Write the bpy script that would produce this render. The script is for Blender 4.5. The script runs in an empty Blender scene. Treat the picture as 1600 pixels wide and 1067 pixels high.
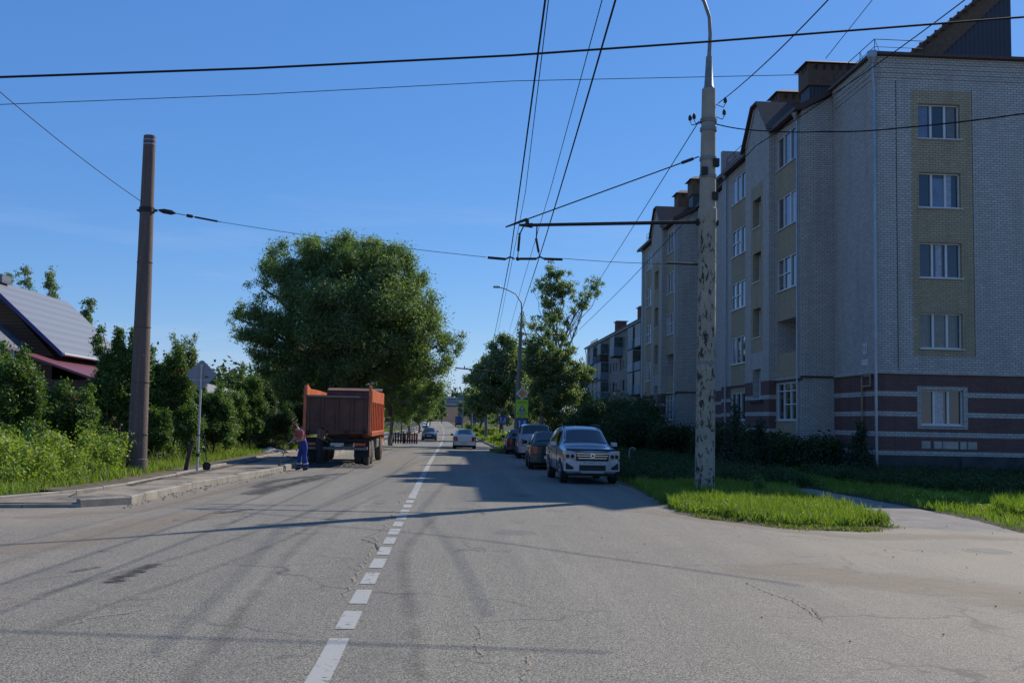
import bpy, math, random
import numpy as np
from math import sin, cos, tan, atan, pi, radians
from mathutils import Vector, Matrix
random.seed(7); rng = np.random.default_rng(11)
S = bpy.context.scene
col = S.collection
# ---------------------------------------------------------------- camera
H_CAM = 1.9
fpx = 1600.; ya = radians(3.26); pt = atan(124/1600); rl = 0.02
fh = Vector((sin(ya), cos(ya), 0)); R0 = Vector((cos(ya), -sin(ya), 0)); Z = Vector((0, 0, 1))
FW = fh*cos(pt)+Z*sin(pt); U0 = -fh*sin(pt)+Z*cos(pt)
RT = R0*cos(rl)+U0*sin(rl); UP = U0*cos(rl)-R0*sin(rl)
cd = bpy.data.cameras.new('camera'); cam = bpy.data.objects.new('camera', cd); col.objects.link(cam)
m3 = Matrix((RT, UP, -FW)).transposed()
cam.matrix_world = Matrix.Translation((0, 0, H_CAM)) @ m3.to_4x4()
cd.sensor_width = 36; cd.lens = 36; cd.clip_end = 6000; cd.clip_start = .1
S.camera = cam
# ---------------------------------------------------------------- sky and sun
SUN_AZ = radians(45.5); SUN_EL = radians(37.4)      # clockwise from +Y
w = bpy.data.worlds.new('World'); S.world = w; w.use_nodes = True
wn = w.node_tree; bg = wn.nodes['Background']
sky = wn.nodes.new('ShaderNodeTexSky'); sky.sky_type = 'NISHITA'; sky.sun_disc = False
sky.sun_elevation = SUN_EL; sky.sun_rotation = SUN_AZ
sky.air_density = 1.0; sky.dust_density = 0.15; sky.ozone_density = 5.0; sky.altitude = 0
SKY_S = 0.112
hs = wn.nodes.new('ShaderNodeHueSaturation'); hs.inputs['Saturation'].default_value = 1.22; wn.links.new(sky.outputs[0], hs.inputs['Color'])
# faint thin cirrus low in the sky
tc = wn.nodes.new('ShaderNodeTexCoord'); mp = wn.nodes.new('ShaderNodeMapping'); mp.inputs['Scale'].default_value = (1.2, 1.2, 9); wn.links.new(tc.outputs['Generated'], mp.inputs[0])
nz = wn.nodes.new('ShaderNodeTexNoise'); nz.inputs['Scale'].default_value = 3.2; nz.inputs['Detail'].default_value = 7; nz.inputs['Roughness'].default_value = .6; wn.links.new(mp.outputs[0], nz.inputs['Vector'])
cr = wn.nodes.new('ShaderNodeValToRGB'); cr.color_ramp.elements[0].position = .52; cr.color_ramp.elements[1].position = .78; cr.color_ramp.elements[1].color = (.4, .4, .4, 1); wn.links.new(nz.outputs[0], cr.inputs[0])
sp_ = wn.nodes.new('ShaderNodeSeparateXYZ'); wn.links.new(tc.outputs['Generated'], sp_.inputs[0])
lo_ = wn.nodes.new('ShaderNodeMapRange'); lo_.inputs[1].default_value = .26; lo_.inputs[2].default_value = .05; wn.links.new(sp_.outputs[2], lo_.inputs[0])
mu_ = wn.nodes.new('ShaderNodeMath'); mu_.operation = 'MULTIPLY'; wn.links.new(cr.outputs[0], mu_.inputs[0]); wn.links.new(lo_.outputs[0], mu_.inputs[1])
mx_ = wn.nodes.new('ShaderNodeMix'); mx_.data_type = 'RGBA'; wn.links.new(mu_.outputs[0], mx_.inputs[0]); wn.links.new(hs.outputs[0], mx_.inputs[6]); mx_.inputs[7].default_value = (7.5, 7.8, 8.2, 1)
# clear deep-blue summer air: even the gradient out towards one blue
fl_ = wn.nodes.new('ShaderNodeMix'); fl_.data_type = 'RGBA'; fl_.inputs[0].default_value = .46; wn.links.new(mx_.outputs[2], fl_.inputs[6]); fl_.inputs[7].default_value = (0.98, 2.35, 6.3, 1)
wn.links.new(fl_.outputs[2], bg.inputs[0]); bg.inputs[1].default_value = SKY_S
sl = bpy.data.lights.new('sun', 'SUN'); sl.energy = 5.0; sl.angle = radians(.53); sl.color = (1, .93, .83)
so = bpy.data.objects.new('sun', sl); col.objects.link(so)
sd = Vector((sin(SUN_AZ)*cos(SUN_EL), cos(SUN_AZ)*cos(SUN_EL), sin(SUN_EL)))
so.rotation_euler = sd.to_track_quat('Z', 'Y').to_euler(); so.location = (30, 30, 60)
S.view_settings.view_transform = 'Standard'; S.view_settings.look = 'None'
S.view_settings.exposure = 0.12; S.view_settings.gamma = 1
S.render.engine = 'CYCLES'
# ---------------------------------------------------------------- survey helpers (photo direction + distance -> world point)
def ray(x, y): return FW+RT*((x-800)/fpx)-UP*((y-533.5)/fpx)
def G(x, y, z=0.):
    d = ray(x, y); t = (z-H_CAM)/d.z; return Vector((d.x*t, d.y*t, z))
def atY(x, y, Y):
    d = ray(x, y); t = Y/d.y; return Vector((d.x*t, Y, H_CAM+d.z*t))
_py = [0, 45, 60, 76, 117, 170, 327, 480, 620, 3000]; _pz = [0, 0, -.08, -.25, -.5, -.55, -.35, .7, 1.2, 1.2]
def gz(Y): return float(np.interp(Y, _py, _pz))
def cx(Y): return -3.1e-5*max(0, Y-60)**2 if Y < 330 else -3.1e-5*270**2-.0167*(Y-330)
# ---------------------------------------------------------------- object helpers
WL = {}
def tag(o, label=None, cat=None, group=None, kind=None):
    if label: o['label'] = label
    if cat: o['category'] = cat
    if group: o['group'] = group
    if kind: o['kind'] = kind
    return o
def empty(name, loc, label=None, cat=None, group=None, rz=0):
    o = bpy.data.objects.new(name, None); col.objects.link(o); o.location = loc; o.rotation_euler[2] = rz
    o.empty_display_size = .2
    WL[o.name] = Vector(loc); return tag(o, label, cat, group)
def link_mesh(name, me, mat, parent=None, loc=(0, 0, 0)):
    me.materials.append(mat)
    o = bpy.data.objects.new(name, me); col.objects.link(o); o.parent = parent; o.location = loc
    WL[o.name] = (WL[parent.name] if parent else Vector(loc)); return o
class MB:
    def __init__(s): s.v = []; s.f = []
    def add(s, vs, fs):
        n = len(s.v); s.v += [tuple(p) for p in vs]; s.f += [tuple(i+n for i in f) for f in fs]; return s
    def box(s, x0, x1, y0, y1, z0, z1):
        return s.add([(x0, y0, z0), (x1, y0, z0), (x1, y1, z0), (x0, y1, z0), (x0, y0, z1), (x1, y0, z1), (x1, y1, z1), (x0, y1, z1)],
                     [(0, 3, 2, 1), (4, 5, 6, 7), (0, 1, 5, 4), (1, 2, 6, 5), (2, 3, 7, 6), (3, 0, 4, 7)])
    def bbox(s, x0, x1, y0, y1, z0, z1, b=.02):      # chamfered box
        P = []
        for z, k in ((z0, b), (z0+b, 0), (z1-b, 0), (z1, b)):
            P += [(x0+b, y0+k, z), (x1-b, y0+k, z), (x1-k, y0+b, z), (x1-k, y1-b, z), (x1-b, y1-k, z), (x0+b, y1-k, z), (x0+k, y1-b, z), (x0+k, y0+b, z)]
        F = [tuple(range(7, -1, -1)), tuple(range(24, 32))]
        for r in range(3):
            for i in range(8): F.append((r*8+i, r*8+(i+1) % 8, r*8+8+(i+1) % 8, r*8+8+i))
        return s.add(P, F)
    def tube(s, pts, rad, n=8, cap=True):
        pts = [Vector(p) for p in pts]
        if not hasattr(rad, '__len__'): rad = [rad]*len(pts)
        V = []; F = []; prev = None
        for i, p in enumerate(pts):
            t = (pts[min(i+1, len(pts)-1)]-pts[max(i-1, 0)])
            t = t.normalized() if t.length > 1e-9 else Vector((0, 0, 1))
            if prev is None:
                a = Vector((1, 0, 0)) if abs(t.x) < .9 else Vector((0, 1, 0)); u = t.cross(a).normalized()
            else:
                u = (prev-t*prev.dot(t)).normalized()
            prev = u; v = t.cross(u)
            for k in range(n):
                a = 2*pi*k/n; V.append(p+(u*cos(a)+v*sin(a))*rad[i])
        for i in range(len(pts)-1):
            for k in range(n): F.append((i*n+k, i*n+(k+1) % n, (i+1)*n+(k+1) % n, (i+1)*n+k))
        if cap: F += [tuple(range(n-1, -1, -1)), tuple(range((len(pts)-1)*n, len(pts)*n))]
        return s.add(V, F)
    def prism(s, poly, h):      # poly: list of 3d points, h: extrusion vector
        n = len(poly); h = Vector(h); a = [Vector(p) for p in poly]; b = [p+h for p in a]
        return s.add(a+b, [tuple(range(n-1, -1, -1)), tuple(range(n, 2*n))]+[(i, (i+1) % n, n+(i+1) % n, n+i) for i in range(n)])
    def grid(s, P):             # P[i][j] points
        n = len(P); m = len(P[0])
        return s.add([p for r in P for p in r], [(i*m+j, i*m+j+1, (i+1)*m+j+1, (i+1)*m+j) for i in range(n-1) for j in range(m-1)])
    def sphere(s, c, r, n=8, m=6):
        r = (r, r, r) if not hasattr(r, '__len__') else r
        P = [[(c[0]+r[0]*sin(pi*i/m)*cos(2*pi*j/n), c[1]+r[1]*sin(pi*i/m)*sin(2*pi*j/n), c[2]+r[2]*cos(pi*i/m)) for j in range(n+1)] for i in range(m+1)]
        return s.grid(P)
    def build(s, name, mat, parent=None, world=False, smooth=0, loc=None):
        off = Vector((0, 0, 0))
        if parent is not None and world: off = WL[parent.name]
        if parent is None:
            if loc is None:
                a = np.array(s.v); off = Vector(((a[:, 0].min()+a[:, 0].max())/2, (a[:, 1].min()+a[:, 1].max())/2, a[:, 2].min()))
            else: off = Vector(loc)
        me = bpy.data.meshes.new(name)
        me.from_pydata([(p[0]-off.x, p[1]-off.y, p[2]-off.z) for p in s.v], [], s.f)
        if smooth:
            me.polygons.foreach_set('use_smooth', [True]*len(me.polygons)); me.set_sharp_from_angle(angle=radians(smooth))
        me.update()
        return link_mesh(name, me, mat, parent, off if parent is None else (0, 0, 0))
def copy_tree(o, parent=None):
    c = o.copy(); col.objects.link(c); c.parent = parent
    for ch in list(o.children): copy_tree(ch, c)
    return c
def text_mesh(name, s, size, M, mat, parent, ext=.002):
    cu = bpy.data.curves.new('t', 'FONT'); cu.body = s; cu.size = size; cu.extrude = ext; cu.align_x = 'CENTER'; cu.align_y = 'CENTER'; cu.resolution_u = 2
    ob = bpy.data.objects.new('t', cu); col.objects.link(ob); bpy.context.view_layer.update()
    me = bpy.data.meshes.new_from_object(ob.evaluated_get(bpy.context.evaluated_depsgraph_get())); me.name = name
    bpy.data.objects.remove(ob); bpy.data.curves.remove(cu); me.transform(M); me.materials.clear()
    return link_mesh(name, me, mat, parent)
# ---------------------------------------------------------------- materials
def newmat(name):
    m = bpy.data.materials.new(name); m.use_nodes = True; nt = m.node_tree
    return m, nt, nt.nodes, nt.links, nt.nodes['Principled BSDF']
def noise(nt, scale, detail=4, vec=None, rough=.55, dist=0):
    n = nt.nodes.new('ShaderNodeTexNoise'); n.inputs['Scale'].default_value = scale; n.inputs['Detail'].default_value = detail
    n.inputs['Roughness'].default_value = rough; n.inputs['Distortion'].default_value = dist
    if vec is not None: nt.links.new(vec, n.inputs['Vector'])
    return n.outputs[0]
def ramp(nt, fac, stops):
    r = nt.nodes.new('ShaderNodeValToRGB'); e = r.color_ramp.elements
    while len(e) < len(stops): e.new(.5)
    for k, (p, c) in enumerate(stops):
        e[k].position = p; e[k].color = (c, c, c, 1) if not hasattr(c, '__len__') else (*c, 1)
    nt.links.new(fac, r.inputs[0]); return r.outputs[0]
def mix(nt, fac, a, b, mode='MIX'):
    m = nt.nodes.new('ShaderNodeMix'); m.data_type = 'RGBA'; m.blend_type = mode
    for sock, v in ((m.inputs[0], fac), (m.inputs[6], a), (m.inputs[7], b)):
        if isinstance(v, bpy.types.NodeSocket): nt.links.new(v, sock)
        elif hasattr(v, '__len__'): sock.default_value = (*v[:3], 1)
        else: sock.default_value = v
    return m.outputs[2]
def coords(nt, kind='Object'): return nt.nodes.new('ShaderNodeTexCoord').outputs[kind]
def pos(nt): return nt.nodes.new('ShaderNodeNewGeometry').outputs['Position']
def bump(nt, h, strength, dist, bsdf):
    b = nt.nodes.new('ShaderNodeBump'); b.inputs['Strength'].default_value = strength; b.inputs['Distance'].default_value = dist
    nt.links.new(h, b.inputs['Height']); nt.links.new(b.outputs[0], bsdf.inputs['Normal'])
def simple(name, c, rough=.6, metal=0, spec=.5, var=.12, scale=6, coat=0, c2=None, bmp=0):
    m, nt, N, L, B = newmat(name)
    v = coords(nt); n = noise(nt, scale, 5, v)
    c2 = c2 or tuple(x*(1-var*2) for x in c)
    L.new(mix(nt, ramp(nt, n, [(.35, 0), (.65, 1)]), c, c2), B.inputs['Base Color'])
    B.inputs['Roughness'].default_value = rough; B.inputs['Metallic'].default_value = metal; B.inputs['Specular IOR Level'].default_value = spec
    B.inputs['Coat Weight'].default_value = coat
    if bmp: bump(nt, noise(nt, scale*8, 4, v), bmp, .01, B)
    return m
M = {}
# asphalt: aggregate speckle, worn wheel tracks, dusty junction
def asphalt():
    m, nt, N, L, B = newmat('asphalt'); p = pos(nt)
    big = noise(nt, .22, 5, p, .6, .6); mid = noise(nt, 1.7, 5, p, .65); fine = noise(nt, 42, 3, p, .7); fine2 = noise(nt, 120, 2, p, .7)
    c = mix(nt, ramp(nt, big, [(.3, 0), (.7, 1)]), (.172, .157, .118), (.217, .197, .146))
    c = mix(nt, ramp(nt, mid, [(.35, .0), (.75, .5)]), c, (.255, .228, .165))
    c = mix(nt, ramp(nt, fine, [(.36, 1), (.5, 0)]), c, (.06, .056, .05))
    fine3 = noise(nt, 75, 2, p, .8); c = mix(nt, ramp(nt, fine3, [(.42, 1.), (.5, 0)]), c, (.05, .047, .042)); c = mix(nt, ramp(nt, fine3, [(.54, 0), (.62, .8)]), c, (.40, .375, .32))
    c = mix(nt, ramp(nt, fine2, [(.58, 0), (.72, .75)]), c, (.40, .38, .355))
    ml_ = N.new('ShaderNodeMapping'); ml_.inputs['Scale'].default_value = (1.3, .05, 1); L.new(p, ml_.inputs[0]); ln_ = noise(nt, 1.0, 5, ml_.outputs[0], .6)
    c = mix(nt, ramp(nt, ln_, [(.5, 0), (.68, .4)]), c, (.11, .104, .092)); c = mix(nt, ramp(nt, ln_, [(.32, .35), (.46, 0)]), c, (.27, .25, .20))
    c = mix(nt, ramp(nt, noise(nt, 9, 6, p, .8), [(.66, 0), (.72, .8)]), c, (.06, .055, .05))
    # old hairline cracks
    nd = N.new('ShaderNodeTexNoise'); nd.inputs['Scale'].default_value = 1.6; nd.inputs['Detail'].default_value = 5; L.new(p, nd.inputs['Vector'])
    va = N.new('ShaderNodeVectorMath'); va.operation = 'MULTIPLY_ADD'; L.new(nd.outputs['Color'], va.inputs[0]); va.inputs[1].default_value = (1.1, 1.1, 0); L.new(p, va.inputs[2])
    vo = N.new('ShaderNodeTexVoronoi'); vo.feature = 'DISTANCE_TO_EDGE'; vo.inputs['Scale'].default_value = .33; L.new(va.outputs[0], vo.inputs['Vector'])
    ck = N.new('ShaderNodeMath'); ck.operation = 'MULTIPLY'; L.new(ramp(nt, vo.outputs['Distance'], [(.003, 1), (.010, 0)]), ck.inputs[0]); L.new(ramp(nt, noise(nt, .3, 4, p, .6), [(.45, 0), (.58, .8)]), ck.inputs[1])
    c = mix(nt, ck.outputs[0], c, (.06, .055, .05))
    # side-street dust (a real sandy deposit on the right apron)
    sx = N.new('ShaderNodeSeparateXYZ'); L.new(p, sx.inputs[0])
    mr = N.new('ShaderNodeMapRange'); mr.inputs[1].default_value = 1.0; mr.inputs[2].default_value = 8; L.new(sx.outputs[0], mr.inputs[0])
    my = N.new('ShaderNodeMapRange'); my.inputs[1].default_value = 26; my.inputs[2].default_value = 17; L.new(sx.outputs[1], my.inputs[0])
    a = N.new('ShaderNodeMath'); a.operation = 'MULTIPLY'; L.new(mr.outputs[0], a.inputs[0]); L.new(my.outputs[0], a.inputs[1])
    b = N.new('ShaderNodeMath'); b.operation = 'MULTIPLY'; L.new(a.outputs[0], b.inputs[0]); L.new(ramp(nt, noise(nt, .5, 6, p, .65, .8), [(.25, .12), (.65, .66)]), b.inputs[1])
    c = mix(nt, b.outputs[0], c, (.29, .235, .165))
    ml = N.new('ShaderNodeMapRange'); ml.inputs[1].default_value = -3; ml.inputs[2].default_value = -8; L.new(sx.outputs[0], ml.inputs[0])
    b2 = N.new('ShaderNodeMath'); b2.operation = 'MULTIPLY'; L.new(ml.outputs[0], b2.inputs[0]); L.new(ramp(nt, noise(nt, .33, 6, p, .7, .5), [(.35, 0), (.7, .8)]), b2.inputs[1])
    c = mix(nt, b2.outputs[0], c, (.30, .24, .175))
    L.new(c, B.inputs['Base Color']); B.inputs['Roughness'].default_value = .85; B.inputs['Specular IOR Level'].default_value = .3
    bump(nt, fine, .5, .008, B); return m
M['asphalt'] = asphalt()
def patchy(name, c, s, lo, hi, amt=1., c2=None, edge=True, stretch=None):
    """thin deposit or stain: noise-broken, lets what is below show through"""
    m, nt, N, L, B = newmat(name); p = pos(nt)
    v = p
    if stretch:
        mp = N.new('ShaderNodeMapping'); mp.inputs['Scale'].default_value = stretch; mp.inputs['Rotation'].default_value = (0, 0, radians(35)); L.new(p, mp.inputs[0]); v = mp.outputs[0]
    n = noise(nt, s, 7, v, .68, .3)
    at = N.new('ShaderNodeAttribute'); at.attribute_name = 'fade'
    mu = N.new('ShaderNodeMath'); mu.operation = 'MULTIPLY'
    ad = N.new('ShaderNodeMath'); ad.operation = 'ADD'; 
    if edge:
        k = N.new('ShaderNodeMath'); k.operation = 'MULTIPLY_ADD'; L.new(at.outputs['Fac'], k.inputs[0]); k.inputs[1].default_value = .45; k.inputs[2].default_value = -.4
        L.new(k.outputs[0], ad.inputs[0]); L.new(n, ad.inputs[1]); src = ad.outputs[0]
    else: src = n
    a = ramp(nt, src, [(lo, 0), (hi, 1)]); L.new(a, mu.inputs[0]); mu.inputs[1].default_value = amt
    L.new(mix(nt, noise(nt, s*6, 4, p), c, c2 or tuple(x*.75 for x in c)), B.inputs['Base Color']); B.inputs['Roughness'].default_value = .9
    t = N.new('ShaderNodeBsdfTransparent'); ms = N.new('ShaderNodeMixShader')
    L.new(mu.outputs[0], ms.inputs[0]); L.new(t.outputs[0], ms.inputs[1]); L.new(B.outputs[0], ms.inputs[2]); L.new(ms.outputs[0], N['Material Output'].inputs[0])
    return m
M['dust'] = patchy('sandy_dust', (.34, .27, .19), 1.6, .2, .75, .7)
M['soil_edge'] = patchy('bare_soil', (.10, .075, .05), 5., .25, .5, .9)
M['tyre_mark'] = patchy('tyre_mark', (.05, .048, .045), 2., .28, .95, .42)
M['oil'] = patchy('tar_spill', (.022, .021, .02), 5., .46, .56, .9, stretch=(1, 3, 1))
M['crack'] = patchy('road_crack_sand', (.32, .265, .20), 14., .2, .5, .8)
M['crack_dark'] = patchy('road_crack', (.03, .028, .026), 9., .12, .35, .95)
M['paint_line'] = patchy('road_paint', (.40, .40, .375), 7., .36, .46, .9, (.30, .30, .28))
def layered(name, stops, scales, rough=.95, bmp=.4):
    m, nt, N, L, B = newmat(name); p = pos(nt)
    c = mix(nt, ramp(nt, noise(nt, scales[0], 6, p, .65, .4), [(.35, 0), (.65, 1)]), stops[0], stops[1])
    c = mix(nt, ramp(nt, noise(nt, scales[1], 6, p, .7), [(.45, 0), (.62, 1)]), c, stops[2])
    c = mix(nt, ramp(nt, noise(nt, scales[2], 3, p, .7), [(.55, 0), (.7, .7)]), c, stops[3])
    L.new(c, B.inputs['Base Color']); B.inputs['Roughness'].default_value = rough; B.inputs['Specular IOR Level'].default_value = .15
    bump(nt, noise(nt, scales[2], 4, p), bmp, .03, B); return m
M['lawn'] = layered('lawn_soil', [(.035, .05, .018), (.05, .055, .024), (.08, .068, .045), (.025, .035, .014)], (.4, 1.5, 14))
M['sidewalk'] = layered('sandy_sidewalk', [(.30, .25, .19), (.24, .205, .165), (.10, .092, .08), (.40, .35, .29)], (.8, .55, 25))
M['path'] = layered('dusty_path', [(.20, .185, .165), (.26, .235, .2), (.17, .16, .145), (.34, .31, .27)], (.5, 1.4, 40), bmp=.15)
M['soil'] = layered('soil', [(.16, .12, .085), (.11, .09, .065), (.06, .07, .03), (.22, .18, .14)], (1., 3, 20))
M['hot_asphalt'] = simple('fresh_asphalt', (.03, .028, .027), .8, bmp=1., scale=14)
M['concrete'] = simple('concrete', (.42, .39, .34), .85, scale=3, var=.14, bmp=.3)
M['kerb'] = simple('kerb_concrete', (.29, .262, .215), .88, scale=2.2, var=.18, bmp=.5)
def brick(name, c1, c2, mortar, bw=.26, rh=.1, ms=.012, darkvar=.12):
    m, nt, N, L, B = newmat(name); p = pos(nt)
    sx = N.new('ShaderNodeSeparateXYZ'); L.new(p, sx.inputs[0])
    ad = N.new('ShaderNodeMath'); ad.operation = 'ADD'; L.new(sx.outputs[0], ad.inputs[0]); L.new(sx.outputs[1], ad.inputs[1])
    cb = N.new('ShaderNodeCombineXYZ'); L.new(ad.outputs[0], cb.inputs[0]); L.new(sx.outputs[2], cb.inputs[1])
    b = N.new('ShaderNodeTexBrick'); L.new(cb.outputs[0], b.inputs['Vector'])
    b.inputs['Scale'].default_value = 1; b.inputs['Brick Width'].default_value = bw; b.inputs['Row Height'].default_value = rh; b.inputs['Mortar Size'].default_value = ms
    b.inputs['Color1'].default_value = (*c1, 1); b.inputs['Color2'].default_value = (*c2, 1); b.inputs['Mortar'].default_value = (*mortar, 1); b.inputs['Bias'].default_value = 0
    n = noise(nt, .7, 6, p, .6)
    c = mix(nt, ramp(nt, n, [(.3, 0), (.7, .35)]), b.outputs[0], tuple(x*.6 for x in c1))
    ms_ = N.new('ShaderNodeMapping'); ms_.inputs['Scale'].default_value = (2.2, 2.2, .22); L.new(p, ms_.inputs[0])
    c = mix(nt, ramp(nt, noise(nt, 1.0, 7, ms_.outputs[0], .7), [(.5, 0), (.72, .5)]), c, tuple(x*.42 for x in c1))
    mb_ = N.new('ShaderNodeMapping'); mb_.inputs['Scale'].default_value = (3.8, 3.8, 10); L.new(p, mb_.inputs[0])
    c = mix(nt, ramp(nt, noise(nt, 1.0, 1, mb_.outputs[0]), [(.55, 0), (.62, .35)]), c, tuple(x*.55+.02 for x in c1))
    L.new(c, B.inputs['Base Color']); B.inputs['Roughness'].default_value = .88; B.inputs['Specular IOR Level'].default_value = .2
    iv = N.new('ShaderNodeMath'); iv.operation = 'SUBTRACT'; iv.inputs[0].default_value = 1; L.new(b.outputs['Fac'], iv.inputs[1])
    bump(nt, iv.outputs[0], .5, .01, B); return m
M['brick_white'] = brick('silicate_brick', (.54, .505, .45), (.43, .405, .365), (.16, .155, .145))
M['brick_yellow'] = brick('yellow_brick', (.46, .375, .235), (.38, .315, .20), (.17, .15, .115))
M['brick_red'] = brick('maroon_brick', (.19, .105, .088), (.15, .085, .072), (.10, .075, .065))
M['plinth'] = simple('plinth_concrete', (.06, .062, .06), .9, scale=1.5, var=.2)
M['panel_wall'] = brick('grey_silicate_brick', (.31, .29, .25), (.26, .245, .21), (.17, .16, .14))
M['upvc'] = simple('white_upvc', (.6, .6, .59), .35, var=.03)
M['metal_white'] = simple('white_metal', (.62, .64, .66), .45, var=.06)
M['galv'] = simple('galvanised_metal', (.30, .33, .37), .38, .6, var=.1, scale=3)
def glass(name, c, rough=.03):
    m, nt, N, L, B = newmat(name); n = noise(nt, .8, 3, pos(nt))
    L.new(mix(nt, n, c, tuple(x*.4 for x in c)), B.inputs['Base Color']); B.inputs['Roughness'].default_value = rough; B.inputs['Specular IOR Level'].default_value = .8
    B.inputs['Coat Weight'].default_value = .5; return m
M['glass'] = glass('window_glass', (.03, .035, .04)); M['glass_car'] = glass('car_glass', (.012, .014, .018), .04)
M['curtain_white'] = simple('white_curtain', (.34, .37, .42), .12, spec=.8, scale=9, var=.2); M['curtain_dark'] = simple('beige_blind', (.16, .14, .12), .15, spec=.8, scale=4, var=.15)
M['curtain'] = simple('curtain_behind_glass', (.15, .19, .27), .12, spec=.8, scale=3, var=.12)
M['roof_brown'] = simple('brown_roof_metal', (.085, .045, .03), .6, var=.15)
M['cap_brown'] = simple('brown_cap_brick', (.14, .085, .045), .8, var=.15)
def ribbed(name, c, freq, axis='XY', metal=.2, rough=.5, amp=.6, c2=None):
    m, nt, N, L, B = newmat(name); p = pos(nt)
    wv = N.new('ShaderNodeTexWave'); wv.inputs['Scale'].default_value = freq; wv.bands_direction = axis
    L.new(p, wv.inputs['Vector'])
    L.new(mix(nt, ramp(nt, wv.outputs[0], [(.4, 0), (.55, 1)]), c, c2 or tuple(x*.75 for x in c)), B.inputs['Base Color'])
    B.inputs['Roughness'].default_value = rough; B.inputs['Metallic'].default_value = metal; bump(nt, wv.outputs[0], amp, .03, B); return m
M['clad_dark'] = ribbed('dark_corrugated_cladding', (.045, .042, .05), 1.6, 'X', .1, .55)
M['roof_grey'] = ribbed('grey_metal_tile', (.15, .165, .19), .8, 'Z', .1, .45, .25, (.13, .145, .17))
M['roof_maroon'] = ribbed('maroon_metal_roof', (.20, .05, .055), 1.5, 'Y', .1, .45)
M['asbestos'] = ribbed('asbestos_slate', (.34, .34, .33), 2.6, 'Y', 0, .9, .8, (.16, .16, .16))
M['blue_trim'] = simple('blue_trim', (.03, .035, .16), .5)
M['log'] = ribbed('brown_log_wall', (.12, .065, .035), 2., 'Z', 0, .8)
M['chim_brick'] = brick('red_chimney_brick', (.20, .07, .05), (.15, .055, .04), (.12, .09, .08))
M['balcony_glass'] = simple('dull_balcony_glass', (.09, .12, .12), .35, spec=.4, scale=2, var=.3); M['balcony_green'] = simple('green_balcony_panel', (.13, .22, .17), .6, c2=(.10, .17, .14)); M['balcony_blue'] = simple('blue_balcony_panel', (.16, .22, .28), .6)
M['balcony_white'] = simple('white_balcony_panel', (.32, .34, .36), .6)
def pole_mat():
    m, nt, N, L, B = newmat('weathered_pole'); p = coords(nt)
    mp = N.new('ShaderNodeMapping'); mp.inputs['Scale'].default_value = (4.2, 4.2, 1.9); L.new(p, mp.inputs[0])
    c = mix(nt, ramp(nt, noise(nt, 1.2, 6, p, .7), [(.3, 0), (.7, 1)]), (.36, .325, .25), (.22, .20, .15))
    sp = ramp(nt, noise(nt, 1.9, 8, mp.outputs[0], .72, .6), [(.54, 0), (.56, 1)])
    sz = N.new('ShaderNodeSeparateXYZ'); L.new(p, sz.inputs[0])
    hz = ramp(nt, sz.outputs[2], [(0, 1), (1, 1)])
    mr = N.new('ShaderNodeMapRange'); mr.inputs[1].default_value = 7.8; mr.inputs[2].default_value = 7.2; L.new(sz.outputs[2], mr.inputs[0])
    mm = N.new('ShaderNodeMath'); mm.operation = 'MULTIPLY'; L.new(sp, mm.inputs[0]); L.new(mr.outputs[0], mm.inputs[1])
    c = mix(nt, mm.outputs[0], c, (.035, .028, .022))
    L.new(c, B.inputs['Base Color']); B.inputs['Roughness'].default_value = .85; bump(nt, noise(nt, 20, 5, p), .4, .01, B); return m
M['pole_worn'] = pole_mat()
def polered():
    m, nt, N, L, B = newmat('red_brown_concrete'); p = coords(nt)
    mp = N.new('ShaderNodeMapping'); mp.inputs['Scale'].default_value = (6, 6, .35); L.new(p, mp.inputs[0])
    c = mix(nt, ramp(nt, noise(nt, 1., 7, mp.outputs[0], .7), [(.35, 0), (.65, 1)]), (.155, .105, .085), (.09, .068, .06))
    c = mix(nt, ramp(nt, noise(nt, 7, 6, p, .75), [(.6, 0), (.68, .8)]), c, (.32, .28, .24)); c = mix(nt, ramp(nt, noise(nt, 16, 5, p, .75), [(.62, 0), (.66, .9)]), c, (.05, .04, .036))
    L.new(c, B.inputs['Base Color']); B.inputs['Roughness'].default_value = .88; bump(nt, noise(nt, 14, 6, p), .6, .015, B); return m
M['pole_red'] = polered()
M['pole_grey'] = simple('grey_concrete_pole', (.24, .23, .21), .85, scale=2)
M['cover'] = simple('dusty_iron_cover', (.15, .14, .125), .8, .1, scale=20, bmp=.8); M['iron'] = simple('dark_iron', (.03, .028, .028), .6, .4); M['wire'] = simple('dark_wire', (.012, .012, .015), .8, spec=.2)
M['steel_paint'] = simple('grey_painted_steel', (.20, .20, .19), .5, .2)
M['sign_back'] = simple('grey_sign_back', (.23, .245, .28), .5, .3, var=.06); M['sign_post'] = simple('pale_post', (.50, .50, .48), .5, .2, var=.1)
M['sign_white'] = simple('sign_white', (.62, .62, .6), .4, var=.03); M['sign_yellow'] = simple('sign_amber', (.75, .26, .01), .4, var=.03)
M['sign_lime'] = simple('sign_lime', (.48, .72, .02), .4, var=.03); M['sign_blue'] = simple('sign_blue', (.02, .08, .36), .4, var=.03)
M['black'] = simple('matt_black', (.012, .012, .012), .6); M['rubber'] = simple('tyre_rubber', (.022, .022, .022), .8, bmp=.4, scale=10)
M['rubber_dusty'] = simple('dusty_tyre_rubber', (.10, .09, .078), .9, scale=6)
M['rim'] = simple('alloy_rim', (.35, .36, .38), .35, .7)
def paint(name, c, metal=.3, rough=.28, var=.03): return simple(name, c, rough, metal, coat=.7, var=var, scale=2)
M['paint_silver'] = paint('silver_paint', (.36, .38, .42), .35); M['paint_white'] = paint('white_paint', (.74, .74, .74), 0)
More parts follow.
